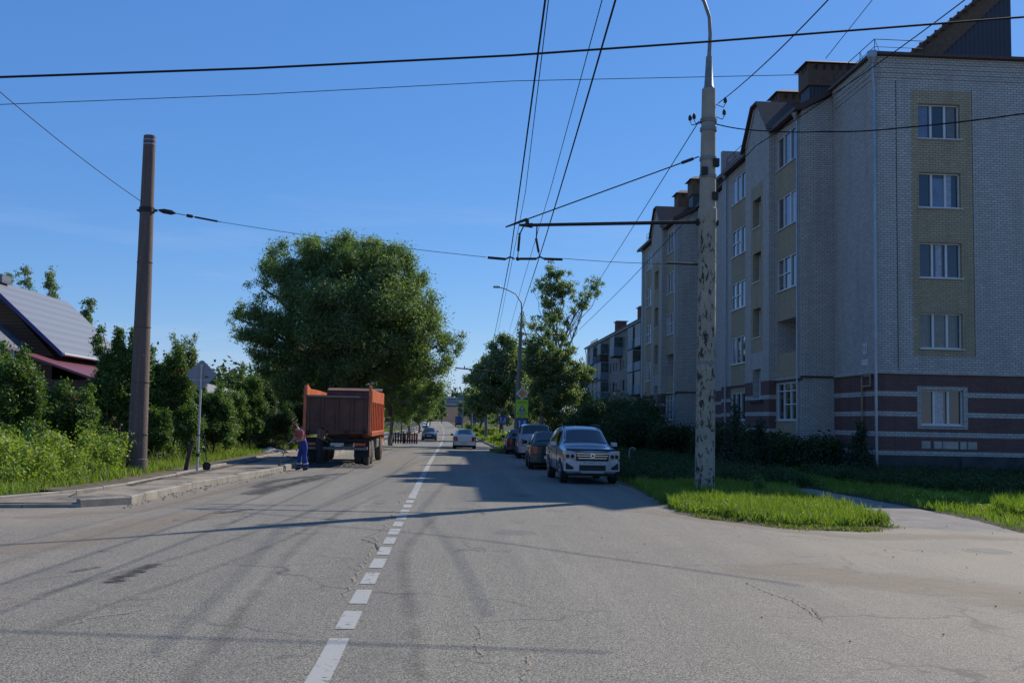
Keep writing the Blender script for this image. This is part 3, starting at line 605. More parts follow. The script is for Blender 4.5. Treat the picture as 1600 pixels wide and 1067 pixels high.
# return wall of the end block
wallface('x', 17.2, 40.6, 45.35, 17.15, [], [], striped, 1)
def facade(dy, first=True):
    """one bay group: step wall, glazed loggias, projecting stair bay with a gable, second loggia column"""
    wallface('y', 45.35+dy, 15.7, 17.2, 16.35, [], [], plain, 1)
    # sloping head of the step wall
    WM['w'].add([(15.7, 45.35+dy, 16.35), (17.2, 45.35+dy, 16.35), (17.2, 45.35+dy, 17.15), (15.7, 45.35+dy, 16.4)], [(0, 1, 2, 3)])
    L1 = [(45.95+dy, 48.85+dy, z, z+1.55) for z in (2.2, 5.35, 8.4, 11.4, 14.4)]
    h = list(L1); h[1] = (45.95+dy, 48.85+dy, 5.35, 6.95, 'w', 1.2)
    h[0] = (45.95+dy, 48.85+dy, 2.2, 3.95)
    rg = [(45.95+dy, 48.85+dy, 4.2, 14.4, 'y')]+[(45.95+dy, 48.85+dy, 1.02, 2.1, 'y')]
    wallface('x', 15.7, 45.35+dy, 49.0+dy, 16.35, h, rg, plain, 1)
    for i, q in enumerate(L1):
        if i == 1:   # open loggia: back wall with a door opening
            WM['w'].add([(16.9, 45.95+dy, 5.35), (16.9, 48.85+dy, 5.35), (16.9, 48.85+dy, 6.95), (16.9, 45.95+dy, 6.95)], [(0, 1, 2, 3)])
            window(blk, 'x', 16.76, 1, 46.5+dy, 47.9+dy, 5.45, 6.8, mull=(.5,), sill=False); continue
        tr = [None, None, [(.33, .67, .5), (.67, 1, .5)], None, None][i]
        if i == 0: tr = [(0, 1, .78), (0, .67, .42)]
        c = [((.4, .6, .8, 1),), (), ((.72, .98, .1, .9),), ((.33, .67, 0, 1), (0, .33, 0, 1)), ((.33, .6, 0, 1), (0, .2, 0, 1))][i]
        window(blk, 'x', 15.7, 1, q[0], q[1], q[2], q[3] if i else 3.95, trans=tr, curt=c if not dy else c[::-1], d=.08)
    # stair bay
    X = 15.35; y0, y1 = 49.0+dy, 53.1+dy
    wallface('y', y0, X, 15.7, 16.6, [], [], striped, 1)
    sh = [(50.35+dy, 51.7+dy, z, z+1.5, 'y', .35) for z in (6.35, 9.2, 12.0)]+[(50.35+dy, 51.7+dy, 3.25, 4.75, 'w', .35)]
    wallface('x', X, y0, y1, 16.6, sh, [(50.0+dy, 52.05+dy, 5.6, 14.2, 'y')], striped, 1)
    for q in sh: window(blk, 'x', X, 1, q[0]+.05, q[1]-.05, q[2]+.02, q[3]-.05, mull=(.6,), d=.36, sill=True, curt=())
    ym = (y0+y1)/2; gp = [(X, y0, 16.6), (X, y1, 16.6), (X, ym+.5, 18.35), (X, ym-.5, 18.35)]
    WM['w'].prism(gp, (4.2, 0, 0))
    WM['w'].add([(X, y1, -.3), (15.7, y1, -.3), (15.7, y1, 16.6), (X, y1, 16.6)], [(0, 1, 2, 3)])
    gr = MB()
    for s_ in (-1, 1):
        a = (ym+s_*2.35, 16.42); b = (ym+s_*.5, 18.37)
        gr.prism([(X-.22, a[0], a[1]), (X-.22, b[0], b[1]), (X-.22, b[0], b[1]+.09), (X-.22, a[0], a[1]+.09)], (4.5, 0, 0))
    gr.prism([(X-.22, ym-.5, 18.37), (X-.22, ym+.5, 18.37), (X-.22, ym+.5, 18.46), (X-.22, ym-.5, 18.46)], (4.5, 0, 0))
    gr.build('gable_roof', M['roof_brown'], blk, world=True)
    gl = MB()
    for s_ in (-1, 1): gl.prism([(X-.06, ym+s_*1.95, 16.6), (X-.06, ym+s_*.42, 18.3), (X-.06, ym+s_*.42, 18.05), (X-.06, ym+s_*1.7, 16.6)], (.056, 0, 0))
    gl.build('gable_band', M['brick_white'], blk, world=True)
    L2 = [(54.3+dy, 57.1+dy, z, z+1.5) for z in (2.2, 5.3, 8.35, 11.35, 14.35)]
    wallface('x', 15.7, y1, 59.2+dy, 16.35, L2, [(54.3+dy, 57.1+dy, 1.02, 14.3, 'y'), (53.1+dy, 54.3+dy, .84, 4.1, 'w')], lambda u, z: striped(u, z) if u > 57.1+dy else plain(u, z), 1)
    for i, q in enumerate(L2):
        c = [(), ((.67, 1, 0, 1),), ((0, .3, 0, 1),), ((.33, .62, 0, 1),), ((.67, 1, 0, 1), (.33, .67, .1, 1))][i]
        window(blk, 'x', 15.7, 1, *q, trans=[(.33, .67, .5), (.67, 1, .5)] if i in (2, 3) else None, curt=c, d=.08)
    WM['w'].add([(15.7, 59.2+dy, -.3), (17.2, 59.2+dy, -.3), (17.2, 59.2+dy, 17.1), (15.7, 59.2+dy, 16.4)], [(0, 1, 2, 3)])
    # dark ledge slabs beside the stair bay at first-floor level
    lg = MB(); lg.box(15.62, 15.72, 45.3+dy, 48.99+dy, 4.0, 4.1); lg.box(15.62, 15.72, 53.12+dy, 57.4+dy, 4.0, 4.1); lg.box(15.2, 15.345, 49.9+dy, 52.1+dy, 3.08, 3.2)
    lg.box(15.62, 17.25, 45.24+dy, 45.346+dy, 4.12, 4.2)
    lg.build('ledge', M['plinth'], blk, world=True)
    for a, b in ((45.1, 49.0), (53.1, 59.4)):
        ev = MB(); ev.prism([(15.3, a+dy, 16.33), (15.3, a+dy, 16.52), (17.3, a+dy, 17.5), (17.3, a+dy, 17.3), (15.72, a+dy, 16.42)], (0, b-a-.02, 0))
        ev.build('eaves', M['roof_brown'], blk, world=True)
    for yy in (45.6, 57.9):
        dp = MB(); dp.tube([(15.58, yy+dy, .3), (15.58, yy+dy, 15.9), (15.5, yy+dy, 16.25)], .05, 8); dp.tube([(15.5, yy+dy, 16.1), (15.48, yy+dy, 16.3), (15.48, yy+dy, 16.5)], [.07, .15, .17], 8)
        for zz in (3, 6, 9, 12, 15): dp.box(15.56, 15.7, yy+dy-.02, yy+dy+.02, zz, zz+.03)
        dp.build('drainpipe', M['galv'], blk, world=True)
facade(0); facade(25.85)
wallface('x', 17.2, 59.2, 71.2, 17.15, [(62, 64.5, z, z+1.5) for z in (2.2, 5.2, 8.2, 11.2, 14.2)], [], striped, 1)
for z in (2.2, 5.2, 8.2, 11.2, 14.2): window(blk, 'x', 17.2, 1, 62, 64.5, z, z+1.5)
WM['w'].add([(17.2, 85.05, -.3), (31.5, 85.05, -.3), (31.5, 85.05, 17.1), (17.2, 85.05, 17.1)], [(0, 1, 2, 3)])
WM['w'].add([(31.5, 40.6, -.3), (31.5, 85.05, -.3), (31.5, 85.05, 17.1), (31.5, 40.6, 17.1)], [(0, 1, 2, 3)])
WM['w'].box(15.72, 24, 59.24, 59.6, 16.9, 18.2)    # parapet wall across the roof
WM['w'].build('wall', M['brick_white'], blk, world=True); 
for k_, (nm_, mt_) in {'y': ('yellow_panel', 'brick_yellow'), 'r': ('maroon_base', 'brick_red'), 'p': ('plinth', 'plinth')}.items():
    for kk_ in sorted(WM):
        if kk_.startswith(k_+'#') and WM[kk_].v: WM[kk_].build(nm_, M[mt_], blk, world=True)
mb = MB()     # roof sheet
mb.add([(17.0, 40.3, 17.42), (31.8, 40.3, 17.42), (24.35, 47.6, 19.5), (17.0, 85.3, 17.42), (31.8, 85.3, 17.42), (24.35, 78, 19.5)], [(0, 1, 2), (0, 2, 5, 3), (1, 4, 5, 2), (3, 5, 4)])
mb.build('roof', M['roof_brown'], blk, world=True)
for b6 in ((17.08, 31.9, 40.25, 40.47, 17.28, 17.4), (16.9, 17.07, 40.25, 45.1, 17.28, 17.4), (16.92, 17.3, 59.3, 71.1, 17.25, 17.38)): MB().box(*b6).build('roof_edge', M['roof_brown'], blk, world=True)
mb = MB()     # stepped brick cornice
for i, z in enumerate((16.42, 16.62, 16.82, 17.02)):
    d = .03*(i+1); z1 = z+.2 if i < 3 else 17.275
    mb.box(17.2-d, 31.5, 40.6-d, 40.598, z, z1-.002); mb.box(17.2-d, 17.198, 40.6, 45.1, z, z1-.002)
mb.build('cornice', M['brick_white'], blk, world=True)
mb = MB(); mb.box(17.13, 31.5, 40.53, 40.597, 4.12, 4.2); mb.box(17.13, 17.197, 40.6, 45.24, 4.12, 4.2); mb.build('string_course', M['concrete'], blk, world=True)
mb = MB()     # thin expansion joint line on the end wall
mb.box(18.05, 18.075, 40.592, 40.599, 4.3, 16.3); mb.box(21.285, 21.3, 40.592, 40.599, 4.9, 16.0); mb.build('joint', M['black'], blk, world=True)
dp = MB(); dp.tube([(17.08, 40.48, .35), (17.08, 40.48, 15.75), (16.98, 40.36, 16.55), (16.98, 40.36, 17.0)], .062, 8); dp.tube([(16.98, 40.36, 16.9), (16.97, 40.35, 17.15), (16.97, 40.35, 17.4)], [.09, .19, .21], 10)
for zz in (2, 5, 8, 11, 14): dp.box(17.04, 17.12, 40.46, 40.6, zz, zz+.04)
dp.build('drainpipe', M['galv'], blk, world=True)
gp = MB(); gp.tube([(17.1, 41.95, .9), (17.1, 41.95, 4.05), (17.1, 41.55, 4.05), (17.1, 41.1, 4.05)], .045, 6); gp.tube([(17.1, 41.9, 3.62), (17.1, 41.1, 3.62), (17.1, 41.1, 4.1)], .045, 6); gp.build('gas_pipe', M['gas'], blk, world=True)
# number plate and street plate on the return wall
pl = MB(); pl.box(17.165, 17.195, 41.62, 42.0, 4.98, 5.42); o = pl.build('house_number_plate', M['plate'], blk, world=True)
Mx = Matrix.Translation(Vector((17.160, 41.81, 5.2))-Vector((17.2, 40.6, 0))) @ Matrix.Rotation(radians(-90), 4, 'Z') @ Matrix.Rotation(radians(90), 4, 'X')
text_mesh('number', '11', .34, Mx, M['sign_blue'], o)
MB().box(17.165, 17.195, 41.5, 42.15, 4.5, 4.75).build('street_plate', M['plate'], blk, world=True)
mb = MB()
for a, b in ((19.0, 19.36), (19.5, 19.84), (19.88, 20.52), (20.6, 20.88), (20.93, 21.3)): mb.box(a, b, 40.585, 40.597, 1.12, 1.42)
mb.build('plaster_patch', M['concrete'], blk, world=True)
MB().box(20.6, 20.95, 40.5, 40.597, .25, .78).build('basement_hatch', M['plinth'], blk, world=True)
def vent(X0, X1, Y0, Y1, zb, zc, zt):
    sh = MB().box(X0, X1, Y0, Y1, zb, zc); o = sh.build('vent_shaft', M['clad_dark'], blk, world=True)
    c = MB(); c.box(X0-.1, X1+.1, Y0-.1, Y1+.1, zc, zt-.02)
    n = int((X1-X0)/.42)
    c.build('vent_cap', M['cap_brown'], o, world=True)
    sl_ = MB()
    for i in range(n): a = X0+.25+i*.42; sl_.box(a, a+.14, Y0-.13, Y0-.101, zt-.32, zt-.08)
    for i in range(2): a = Y0+.2+i*.45; sl_.box(X0-.13, X0-.101, a, a+.14, zt-.32, zt-.08)
    sl_.build('vent_slot', M['black'], o, world=True)
    r = MB(); q = .3; ym = (Y0+Y1)/2
    r.add([(X0-q, Y0-q, zt), (X1+q, Y0-q, zt), (X1+q, Y1+q, zt), (X0-q, Y1+q, zt), (X0+.25, ym, zt+.4), (X1-.25, ym, zt+.4)], [(3, 2, 1, 0), (0, 1, 5, 4), (1, 2, 5), (2, 3, 4, 5), (3, 0, 4)])
    r.build('vent_roof', M['roof_brown'], o, world=True)
for dy in (0, 25.3):
    vent(17.75, 22, 50+dy, 51.3+dy, 17., 19.2, 20.35); vent(17.7, 21.5, 54.6+dy, 55.8+dy, 17., 19.2, 20.3)
# large lean-to superstructure on the roof near the end wall
X0, X1, Y0, Y1 = 19.35, 24.35, 42.9, 46.2
mb = MB().prism([(X0+.25, Y0, 17.45), (X1, Y0, 17.45), (X1, Y0, 22.3), (X0+.25, Y0, 18.15)], (0, Y1-Y0, 0)); so_ = mb.build('roof_superstructure', M['clad_dark'], blk, world=True)
mb = MB(); mb.prism([(X0-.05, Y0-.35, 17.9), (X1+.1, Y0-.35, 22.3), (X1+.1, Y0-.35, 22.42), (X0-.05, Y0-.35, 18.02)], (0, Y1-Y0+.7, 0)); mb.build('superstructure_roof', M['roof_brown'], so_, world=True)
mb = MB(); mb.prism([(X0+.2, Y0-.12, 17.45), (X0+.85, Y0-.12, 17.45), (X1+.02, Y0-.12, 21.45), (X1+.02, Y0-.12, 22.24), (X0+.2, Y0-.12, 18.12)], (0, .115, 0)); mb.build('soffit_band', M['cap_brown'], so_, world=True)
for i in range(13):
    mb = MB(); t = i/13; x = X0+.4+t*(X1-X0-.5); z = 18.1+(x-X0)*.845; mb.box(x, x+.13, Y0-.2, Y0-.121, z-.2, z+.08)
    mb.build('rafter_end', M['roof_brown'], so_, world=True)
rl_ = MB()     # roof guard rail
def rail(p, q, h=.65):
    p, q = Vector(p), Vector(q); n = max(1, round((q-p).length/1.6)); rl_.tube([p+Vector((0, 0, h)), q+Vector((0, 0, h))], .018, 5); rl_.tube([p+Vector((0, 0, h*.5)), q+Vector((0, 0, h*.5))], .014, 5)
    for i in range(n+1):
        a = p.lerp(q, i/n); rl_.tube([a, a+Vector((0, 0, h))], .014, 5); rl_.tube([a+Vector((.25, 0, 0)), a+Vector((0, 0, h))], .01, 5)
rail((17.3, 40.9, 17.5), (19.4, 40.9, 17.5)); rail((17.3, 40.9, 17.5), (17.3, 45.5, 17.5)); rail((15.9, 52.5, 16.9), (15.9, 58.9, 16.9), .7); rail((15.9, 78.5, 16.9), (15.9, 84, 16.9), .7); rail((24.4, 41, 17.5), (30, 41, 17.5))
rl_.build('roof_railing', M['iron'], blk, world=True)
# ---------------------------------------------------------------- older panel block behind
B3 = empty('older_apartment_block', (22.3, 112, gz(112)), 'older grey five-storey block with pale green and blue glazed balconies behind dark bushes', 'building')
X = 22.3; ya_, yb_ = 108, 170
zz3 = [-.3+.9+2.75*i for i in range(5)]
saved = WM; WM = {k: MB() for k in ('w', 'y', 'r', 'p')}
wins3 = []; y = ya_+1.5; k = 0
while y < yb_-2: wins3.append((y, y+(1.5 if k % 3 else .9))); y += 2.6+(k % 2)*.5; k += 1
hs = [(a, b, z, z+1.45) for a, b in wins3 for z in zz3]
wallface('x', X, ya_, yb_, 14.3, hs, [], plain, 1, .12)
wallface('y', ya_, X, X+11.5, 14.3, [], [], plain, 1); WM['w'].add([(X, yb_, -.5), (X+11.5, yb_, -.5), (X+11.5, yb_, 14.3), (X, yb_, 14.3)], [(0, 1, 2, 3)])
WM['w'].build('wall', M['panel_wall'], B3, world=True); [WM[q_].build('plinth', M['plinth'], B3, world=True) for q_ in sorted(WM) if q_[:2] == 'p#']
kk = 0
for (a, b, c, d) in hs:
    f = MB(); t = .09
    f.box(X+.06, X+.12, a, b, c, c+t); f.box(X+.06, X+.12, a, b, d-t, d); f.box(X+.06, X+.12, a, a+t, c+t, d-t); f.box(X+.06, X+.12, b-t, b, c+t, d-t); f.box(X+.06, X+.12, (a+b)/2-.04, (a+b)/2+.04, c+t, d-t)
    fo = f.build('window', M['galv'] if kk % 3 else M['wood_dark'], B3, world=True); MB().box(X+.121, X+.14, a, b, c, d).build('pane', M['glass'] if kk % 5 else M['curtain'], fo, world=True); kk += 1
def balc(y0, y1, lv, m_, glazed, gm=None):
    z = zz3[lv]-.95; x0 = X-1.15
    o = MB().box(x0, X-.002, y0, y1, z, z+.12).build('balcony', M['plinth'], B3, world=True)
    p = MB(); p.box(x0-.03, x0+.03, y0, y1, z+.121, z+1.1); p.box(x0+.031, X-.002, y0, y0+.05, z+.121, z+1.1); p.box(x0+.031, X-.002, y1-.05, y1, z+.121, z+1.1); p.build('balcony_panel', m_, o, world=True)
    if glazed:
        f = MB(); n = 6; w_ = (y1-y0)/n
        for i in range(n+1): f.box(x0-.02, x0+.03, y0+i*w_-.04, y0+i*w_+.04, z+1.1, z+2.6)
        f.box(x0-.02, X, y0, y1, z+2.6, z+2.7); f.box(x0+.03, X, y0, y0+.05, z+1.1, z+1.18); f.build('glazing_frame', gm or M['balcony_white'], o, world=True)
        g = MB(); g.box(x0+.001, x0+.02, y0+.05, y1-.05, z+1.1, z+2.6); g.box(x0+.02, X-.01, y0+.005, y0+.03, z+1.1, z+2.6); g.build('glazing', M['balcony_glass'], o, world=True)
for (y0, cfg) in ((150, [(1, 'balcony_green', 1), (2, 'balcony_blue', 1), (3, 'balcony_blue', 1), (1, 'balcony_green', 1)][:3]), (154, [(1, 'balcony_green', 1), (2, 'balcony_green', 1), (3, 'balcony_white', 1)]), (119, [(1, 'balcony_blue', 0), (2, 'balcony_blue', 1), (3, 'balcony_blue', 0), (4, 'balcony_white', 1)]), (124, [(1, 'balcony_blue', 0), (2, 'balcony_blue', 1), (3, 'balcony_white', 1), (4, 'balcony_blue', 1)]), (138, [(4, 'balcony_blue', 1)])):
    for lv, mm_, g in cfg: balc(y0-4, y0-.6, lv, M[mm_], g)
for y0, lv, mm_ in ((158, 4, 'balcony_blue'), (158, 1, 'balcony_green'), (158, 2, 'balcony_green'), (150, 4, 'wood_dark')): balc(y0-3.6, y0-.4, lv, M[mm_], 1)
MB().prism([(X-.5, ya_-.4, 14.3), (X+6, ya_-.4, 15.6), (X+12, ya_-.4, 14.3), (X+12, ya_-.4, 14.2), (X-.5, ya_-.4, 14.15)], (0, yb_-ya_+.8, 0)).build('roof', M['roof_brown'], B3, world=True)
MB().box(X-.35, X-.2, ya_, yb_+.4, 14.02, 14.16).build('gutter', M['galv'], B3, world=True)
MB().tube([(X-.25, yb_+.3, 14), (X-.1, yb_+.3, 13.3), (X-.1, yb_+.3, .5)], .08, 6).build('drainpipe', M['galv'], B3, world=True)
for y0, w_, h in ((118, 1.6, 2.3), (124, 2.2, 2.2), (132, 2.4, 2.6), (151, 2.4, 2.5)):
    o = MB().box(X+2.0, X+3.4, y0, y0+w_, 14.4, 14.5+h).build('chimney', M['chim_brick'], B3, world=True); MB().box(X+1.8, X+3.6, y0-.2, y0+w_+.2, 14.5+h, 14.62+h).build('chimney_cap', M['galv'], o, world=True)
mb = MB()
for i in range(9): mb.box(X+.3, X+.36, 160+i, 160.06+i, 14.4, 15.1)
mb.box(X+.3, X+.36, 160, 168.1, 15.05, 15.12); mb.box(X+.3, X+.36, 160, 168.1, 14.75, 14.8); mb.build('roof_railing', M['iron'], B3, world=True)
WM = saved
# ================================================================ HOUSES ON THE LEFT
hs_ = empty('wooden_house', (-21.7, 53, 0), 'brown log house with steep grey metal roof and maroon porch roof behind the hedge', 'house')
yn, yf = 48.0, 58.6; RX = -21.7; EX = -17.9; WX = -25.5; RZ = 8.05; EZ = 4.6
mb = MB()
for s_, ex in ((1, EX), (-1, WX)):
    mb.add([(RX, yn, RZ), (ex, yn, EZ), (ex, yf, EZ), (RX, yf, RZ), (RX, yn, RZ-.14), (ex, yn, EZ-.14), (ex, yf, EZ-.14), (RX, yf, RZ-.14)], [(0, 1, 2, 3), (4, 7, 6, 5), (0, 4, 5, 1), (1, 5, 6, 2), (2, 6, 7, 3)])
ro = mb.build('roof', M['roof_grey'], hs_, world=True)
mb = MB()
for ex in (EX, WX): mb.prism([(RX, yn-.06, RZ+.02), (ex, yn-.06, EZ+.02), (ex, yn-.06, EZ-.2), (RX, yn-.06, RZ-.2)], (0, .055, 0))
mb.build('barge_board', M['blue_trim'], ro, world=True)
MB().tube([(EX+.06, yn, EZ-.05), (EX+.06, yf, EZ-.05)], .06, 6).build('gutter', M['upvc'], ro, world=True)
MB().box(RX-.3, RX+.3, yn+1.4, yn+2.4, RZ-.1, RZ+.3).build('ridge_vent', M['roof_grey'], ro, world=True)
mb = MB(); mb.box(WX+.7, EX-.7, yn+.7, yf-.5, -.2, 4.3); mb.prism([(WX+.5, yn+.7, 4.3), (EX-.5, yn+.7, 4.3), (RX, yn+.7, 7.8)], (0, yf-yn-1.2, 0)); mb.build('wall', M['log'], hs_, world=True)
mb = MB(); mb.prism([(-20.9, yn-3.2, 5.9), (-19.5, yn-3.2, 4.7), (-19.5, yn-3.2, 4.58), (-20.9, yn-3.2, 5.78)], (0, 3.85, 0)); d_ = mb.build('dormer_roof', M['roof_grey'], hs_, world=True)
mb = MB(); mb.prism([(-18.9, yn-2.6, 4.5), (-15.4, yn-2.6, 3.35), (-15.4, yn-2.6, 3.25), (-18.9, yn-2.6, 4.4)], (0, 8.5, 0)); mb.build('porch_roof', M['roof_maroon'], hs_, world=True)
mb = MB(); mb.box(-18.7, -15.9, yn-2.2, yn+5.5, -.2, 3.3); mb.build('porch_wall', M['log'], hs_, world=True)
f = MB(); f.box(-21.9, -20.3, yn+.6, yn+.69, 3.9, 5.1); fo = f.build('window', M['upvc'], hs_, world=True); MB().box(-21.8, -21.15, yn+.58, yn+.6, 4.0, 5.0).box(-21.05, -20.4, yn+.58, yn+.6, 4.0, 5.0).build('pane', M['glass'], fo, world=True)
h2 = empty('cottage', (-19.5, 76, 0), 'small cottage with grey slate roof half hidden by young trees', 'house')
mb = MB(); mb.prism([(-23.5, 72, 5.6), (-17.6, 72, 3.6), (-17.6, 72, 3.48), (-23.5, 72, 5.48)], (0, 12, 0)); mb.prism([(-17.9, 72, 2.5), (-23.5, 72, 5.58), (-23.5, 72, 5.5), (-29, 72, 2.5)], (0, .01, 0)); mb.build('roof', M['asbestos'], h2, world=True)
MB().box(-23, -18.1, 72.5, 83.5, -.4, 3.6).build('wall', M['log'], h2, world=True)
h3 = empty('shed', (-14, 88, 0), 'low shed with grey slate roof glimpsed left of the big willow', 'shed')
mb = MB(); mb.prism([(-23, 86, 4.9), (-16.5, 86, 3.4), (-16.5, 86, 3.3), (-23, 86, 4.8)], (0, 9, 0)); mb.build('roof', M['asbestos'], h3, world=True); MB().box(-22, -17, 86.5, 94.5, -.5, 3.3).build('wall', M['fence_brown'], h3, world=True)
fb = empty('board_fence', (-12.6, 60, 0), 'brown board fence in the shade under the big willow', 'fence')
MB().box(-12.9, -12.82, 52, 88, -.5, 1.9).build('board_panel', M['fence_brown'], fb, world=True)
for i in range(13): MB().box(-12.8, -12.7, 52+i*2.95, 52.1+i*2.95, -.5, 1.8).build('post', M['wood_dark'], fb, world=True)
# ================================================================ POLES AND OVERHEAD LINES
def hang(mb, p, q, r, sag=0, n=14):
    p, q = Vector(p), Vector(q); mb.tube([p.lerp(q, i/n)-Vector((0, 0, sag*4*(i/n)*(1-i/n))) for i in range(n+1)], r, 5)
bpR = G(1101, 772); PR_ = empty('trolley_pole', bpR, 'tall pale concrete trolleybus pole with peeling dark patches, lamp arm and bracket at right', 'utility pole')
tp = atY(1107.5, 140, 28.0); top = Vector((tp.x-bpR.x, 0, tp.z)); ax = lambda z: Vector((top.x*z/top.z, 0, z))
zc = 7.55
mb = MB(); mb.tube([ax(-.3), ax(zc)], [.275, .245], 24); mb.tube([ax(zc-.02), ax(zc), ax(zc+.38), ax(zc+.40)], [.245, .262, .26, .235], 24); mb.tube([ax(zc+.4), ax(top.z)], [.232, .19], 24); pr = mb.build('post', M['pole_worn'], PR_, smooth=40)
for z in (3.6, 8.85, 9.35, 10.2, 10.45): MB().tube([ax(z-.05), ax(z+.05)], [.25-.004*z+.028]*2, 20).build('band', M['steel_paint'], PR_, smooth=40)
mb = MB(); mb.tube([ax(top.z-.02), ax(top.z+.06), ax(top.z+.08), ax(top.z+.95)], [.15, .15, .13, .085], 14); c0 = ax(top.z+.9)
arc = [c0, c0+Vector((.03, 0, .7)), c0+Vector((0, 0, 1.2)), c0+Vector((-.15, 0, 1.65)), c0+Vector((-.42, 0, 2.1)), c0+Vector((-.9, 0, 2.5)), c0+Vector((-1.6, 0, 2.75)), c0+Vector((-2.2, -.05, 2.85))]
mb.tube(arc, [.06, .055, .05, .05, .05, .045, .045, .04], 10); la = mb.build('lamp_arm', M['steel_paint'], PR_, smooth=50)
e = arc[-1]; MB().bbox(e.x-.6, e.x+.05, e.y-.12, e.y+.12, e.z-.08, e.z+.07, .05).build('lamp_head', M['galv'], la)
armz = 9.0-.05
aR = atY(1092, 347, 28.0)-bpR; aL = atY(818, 352, 28.0)-bpR
mb = MB(); mb.tube([Vector((.1, 0, aR.z)), aR, aL], [.05, .055, .045], 8); mb.tube([ax(aR.z)+Vector((-.32, 0, 0)), ax(aR.z)+Vector((.3, 0, 0))], .1, 8); mb.tube([aL+Vector((-.12, 0, .0)), aL+Vector((.25, 0, .0))], [.03, .075], 8)
arm = mb.build('bracket_arm', M['iron'], PR_, smooth=50)
mb = MB(); s0 = atY(1092, 245, 28.)-bpR; s1 = atY(790, 355, 28.)-bpR; mb.tube([s0, s1], .018, 6); mb.tube([s0.lerp(s1, .03), s0.lerp(s1, .09)], .045, 6); k_ = s0.lerp(s1, .89); mb.tube([k_, s1], [.045, .02], 6); mb.tube([aL+Vector((.1, 0, 0)), k_+Vector((0, 0, -.02))], .06, 6)
mb.build('stay_rod', M['iron'], PR_)
ins = MB(); 
for dx, dz in ((.42, 10.6), (-.38, 10.45), (-.5, 10.4), (.45, 10.95)):
    p = ax(dz); sx_ = 1 if dx > 0 else -1; q = p+Vector((dx*.95, 0, 0)); ins.tube([p+Vector((sx_*.16, 0, 0)), q+Vector((0, 0, -.09)), q+Vector((sx_*.05, 0, .02)), q+Vector((sx_*.05, 0, .1))], .014, 6); ins.tube([q+Vector((sx_*.05, 0, .05)), q+Vector((sx_*.05, 0, .13)), q+Vector((sx_*.05, 0, .2))], [.05, .055, .025], 8)
ins.build('insulator', M['iron'], PR_, smooth=50)
for z, dd in ((9.2, .3), (8.95, -.25), (8.25, .26)): MB().box(-.08+ax(z).x+dd*.6, .08+ax(z).x+dd*.6, -.27, -.1, z-.1, z+.12).build('junction_box', M['iron'], PR_)
# span wire with trolley hangers
spl = Vector(atY(240, 327, 31.5)); spr = Vector(atY(1090, 413, 28.0))
hA = atY(760, 402, 28.4); hB = atY(880, 404, 28.2)
SW = empty('span_wire', atY(820, 404, 28.3), 'thin cross-span wire from the left pole to the bracket pole with dark insulating rods', 'wire')
mb = MB(); p1 = atY(345, 347, 31.1); hang(mb, spl, p1, .012); hang(mb, p1, hA, .008, .06); hang(mb, hB, spr, .008, .04); mb.build('cable', M['wire'], SW, world=True)
mb = MB(); mb.tube([spl.lerp(p1, .08), spl.lerp(p1, .15), spl.lerp(p1, .27), spl.lerp(p1, .33)], [.03, .075, .075, .02], 8); mb.build('turnbuckle', M['iron'], SW, world=True); mb = MB(); mb.tube([spl.lerp(p1, .5), spl.lerp(p1, .58)], .05, 8); mb.tube([spl.lerp(p1, .62), spl.lerp(p1, .95)], .03, 6); mb.build('turnbuckle', M['iron'], SW, world=True); mb = MB(); q0 = atY(1042, 411, 28.05); mb.tube([q0, spr], [.03, .035], 6); mb.build('turnbuckle', M['iron'], SW, world=True)
ctr = [atY(x, y, 28.3) for x, y in ((762, 402.5), (790, 405), (797, 401.5), (804, 405), (809, 404.5), (838, 404.5), (843, 401), (850, 404.5), (879, 405.5))]
mb = MB(); mb.tube([ctr[0], ctr[1]], .038, 8); mb.tube(ctr[1:4], .025, 6); mb.tube(ctr[4:6], .036, 8); mb.tube(ctr[5:8], .025, 6); mb.tube(ctr[7:9], .038, 8); mb.sphere(ctr[4], .06); mb.build('insulating_rod', M['iron'], SW, world=True, smooth=50)
for px_ in (((818, 354), (812, 366), (809, 401)), ((839, 354), (838, 374), (843, 401))):
    pp = [atY(x, y, 28.2) for x, y in px_]; mb = MB(); mb.tube([pp[0], pp[1]], .02, 6); mb.tube([pp[1].lerp(pp[2], .08), pp[1].lerp(pp[2], .75)], .035, 8); mb.tube([pp[1], pp[2]], .014, 6)
    mb.sphere(pp[1], .04); mb.build('hanger', M['iron'], SW, world=True)
def wire(label, pts, r, sag=0, group=None):
    mb = MB()
    for a, b in zip(pts[:-1], pts[1:]): hang(mb, a, b, r, sag)
    o = mb.build('overhead_wire', M['wire'], loc=pts[0]); tag(o, label, 'wire', group); return o
def W(x, y, Y): return Vector(atY(x, y, Y))
c1 = ctr[2]; c2 = ctr[6]
wire('left trolley contact wire of the pair, clipped at the left end of the hanger', [W(853, -8, 10.9), c1, W(771, 531, 68), Vector((-1.2+3.6, 112, 6.0))], .013, .05)
wire('right trolley contact wire of the pair, clipped at the right end of the hanger', [W(964, -8, 10.9), c2, W(803, 520, 75), Vector((3., 112, 6.0))], .013, .05)
wire('left thin feeder wire just right of the left contact wire', [W(858, -8, 15.5), W(821, 300, 29), W(794, 440, 45), W(778, 520, 82)], .009)
wire('right thin feeder wire running between the two contact wires', [W(943, -8, 15.5), W(859, 300, 29), W(817, 440, 45), W(795, 520, 82)], .009)
wire('thick black cable sagging across the top of the picture above everything', [W(-60, 123, 16.5), W(400, 107, 16.8), W(800, 87, 17), W(1100, 66, 17), W(1600, 27, 17)], .02, .0)
wire('thin wire crossing the sky just below the thick black cable', [W(-60, 166, 60), W(400, 148, 60), W(800, 127, 60), W(1262, 117, 60)], .022)
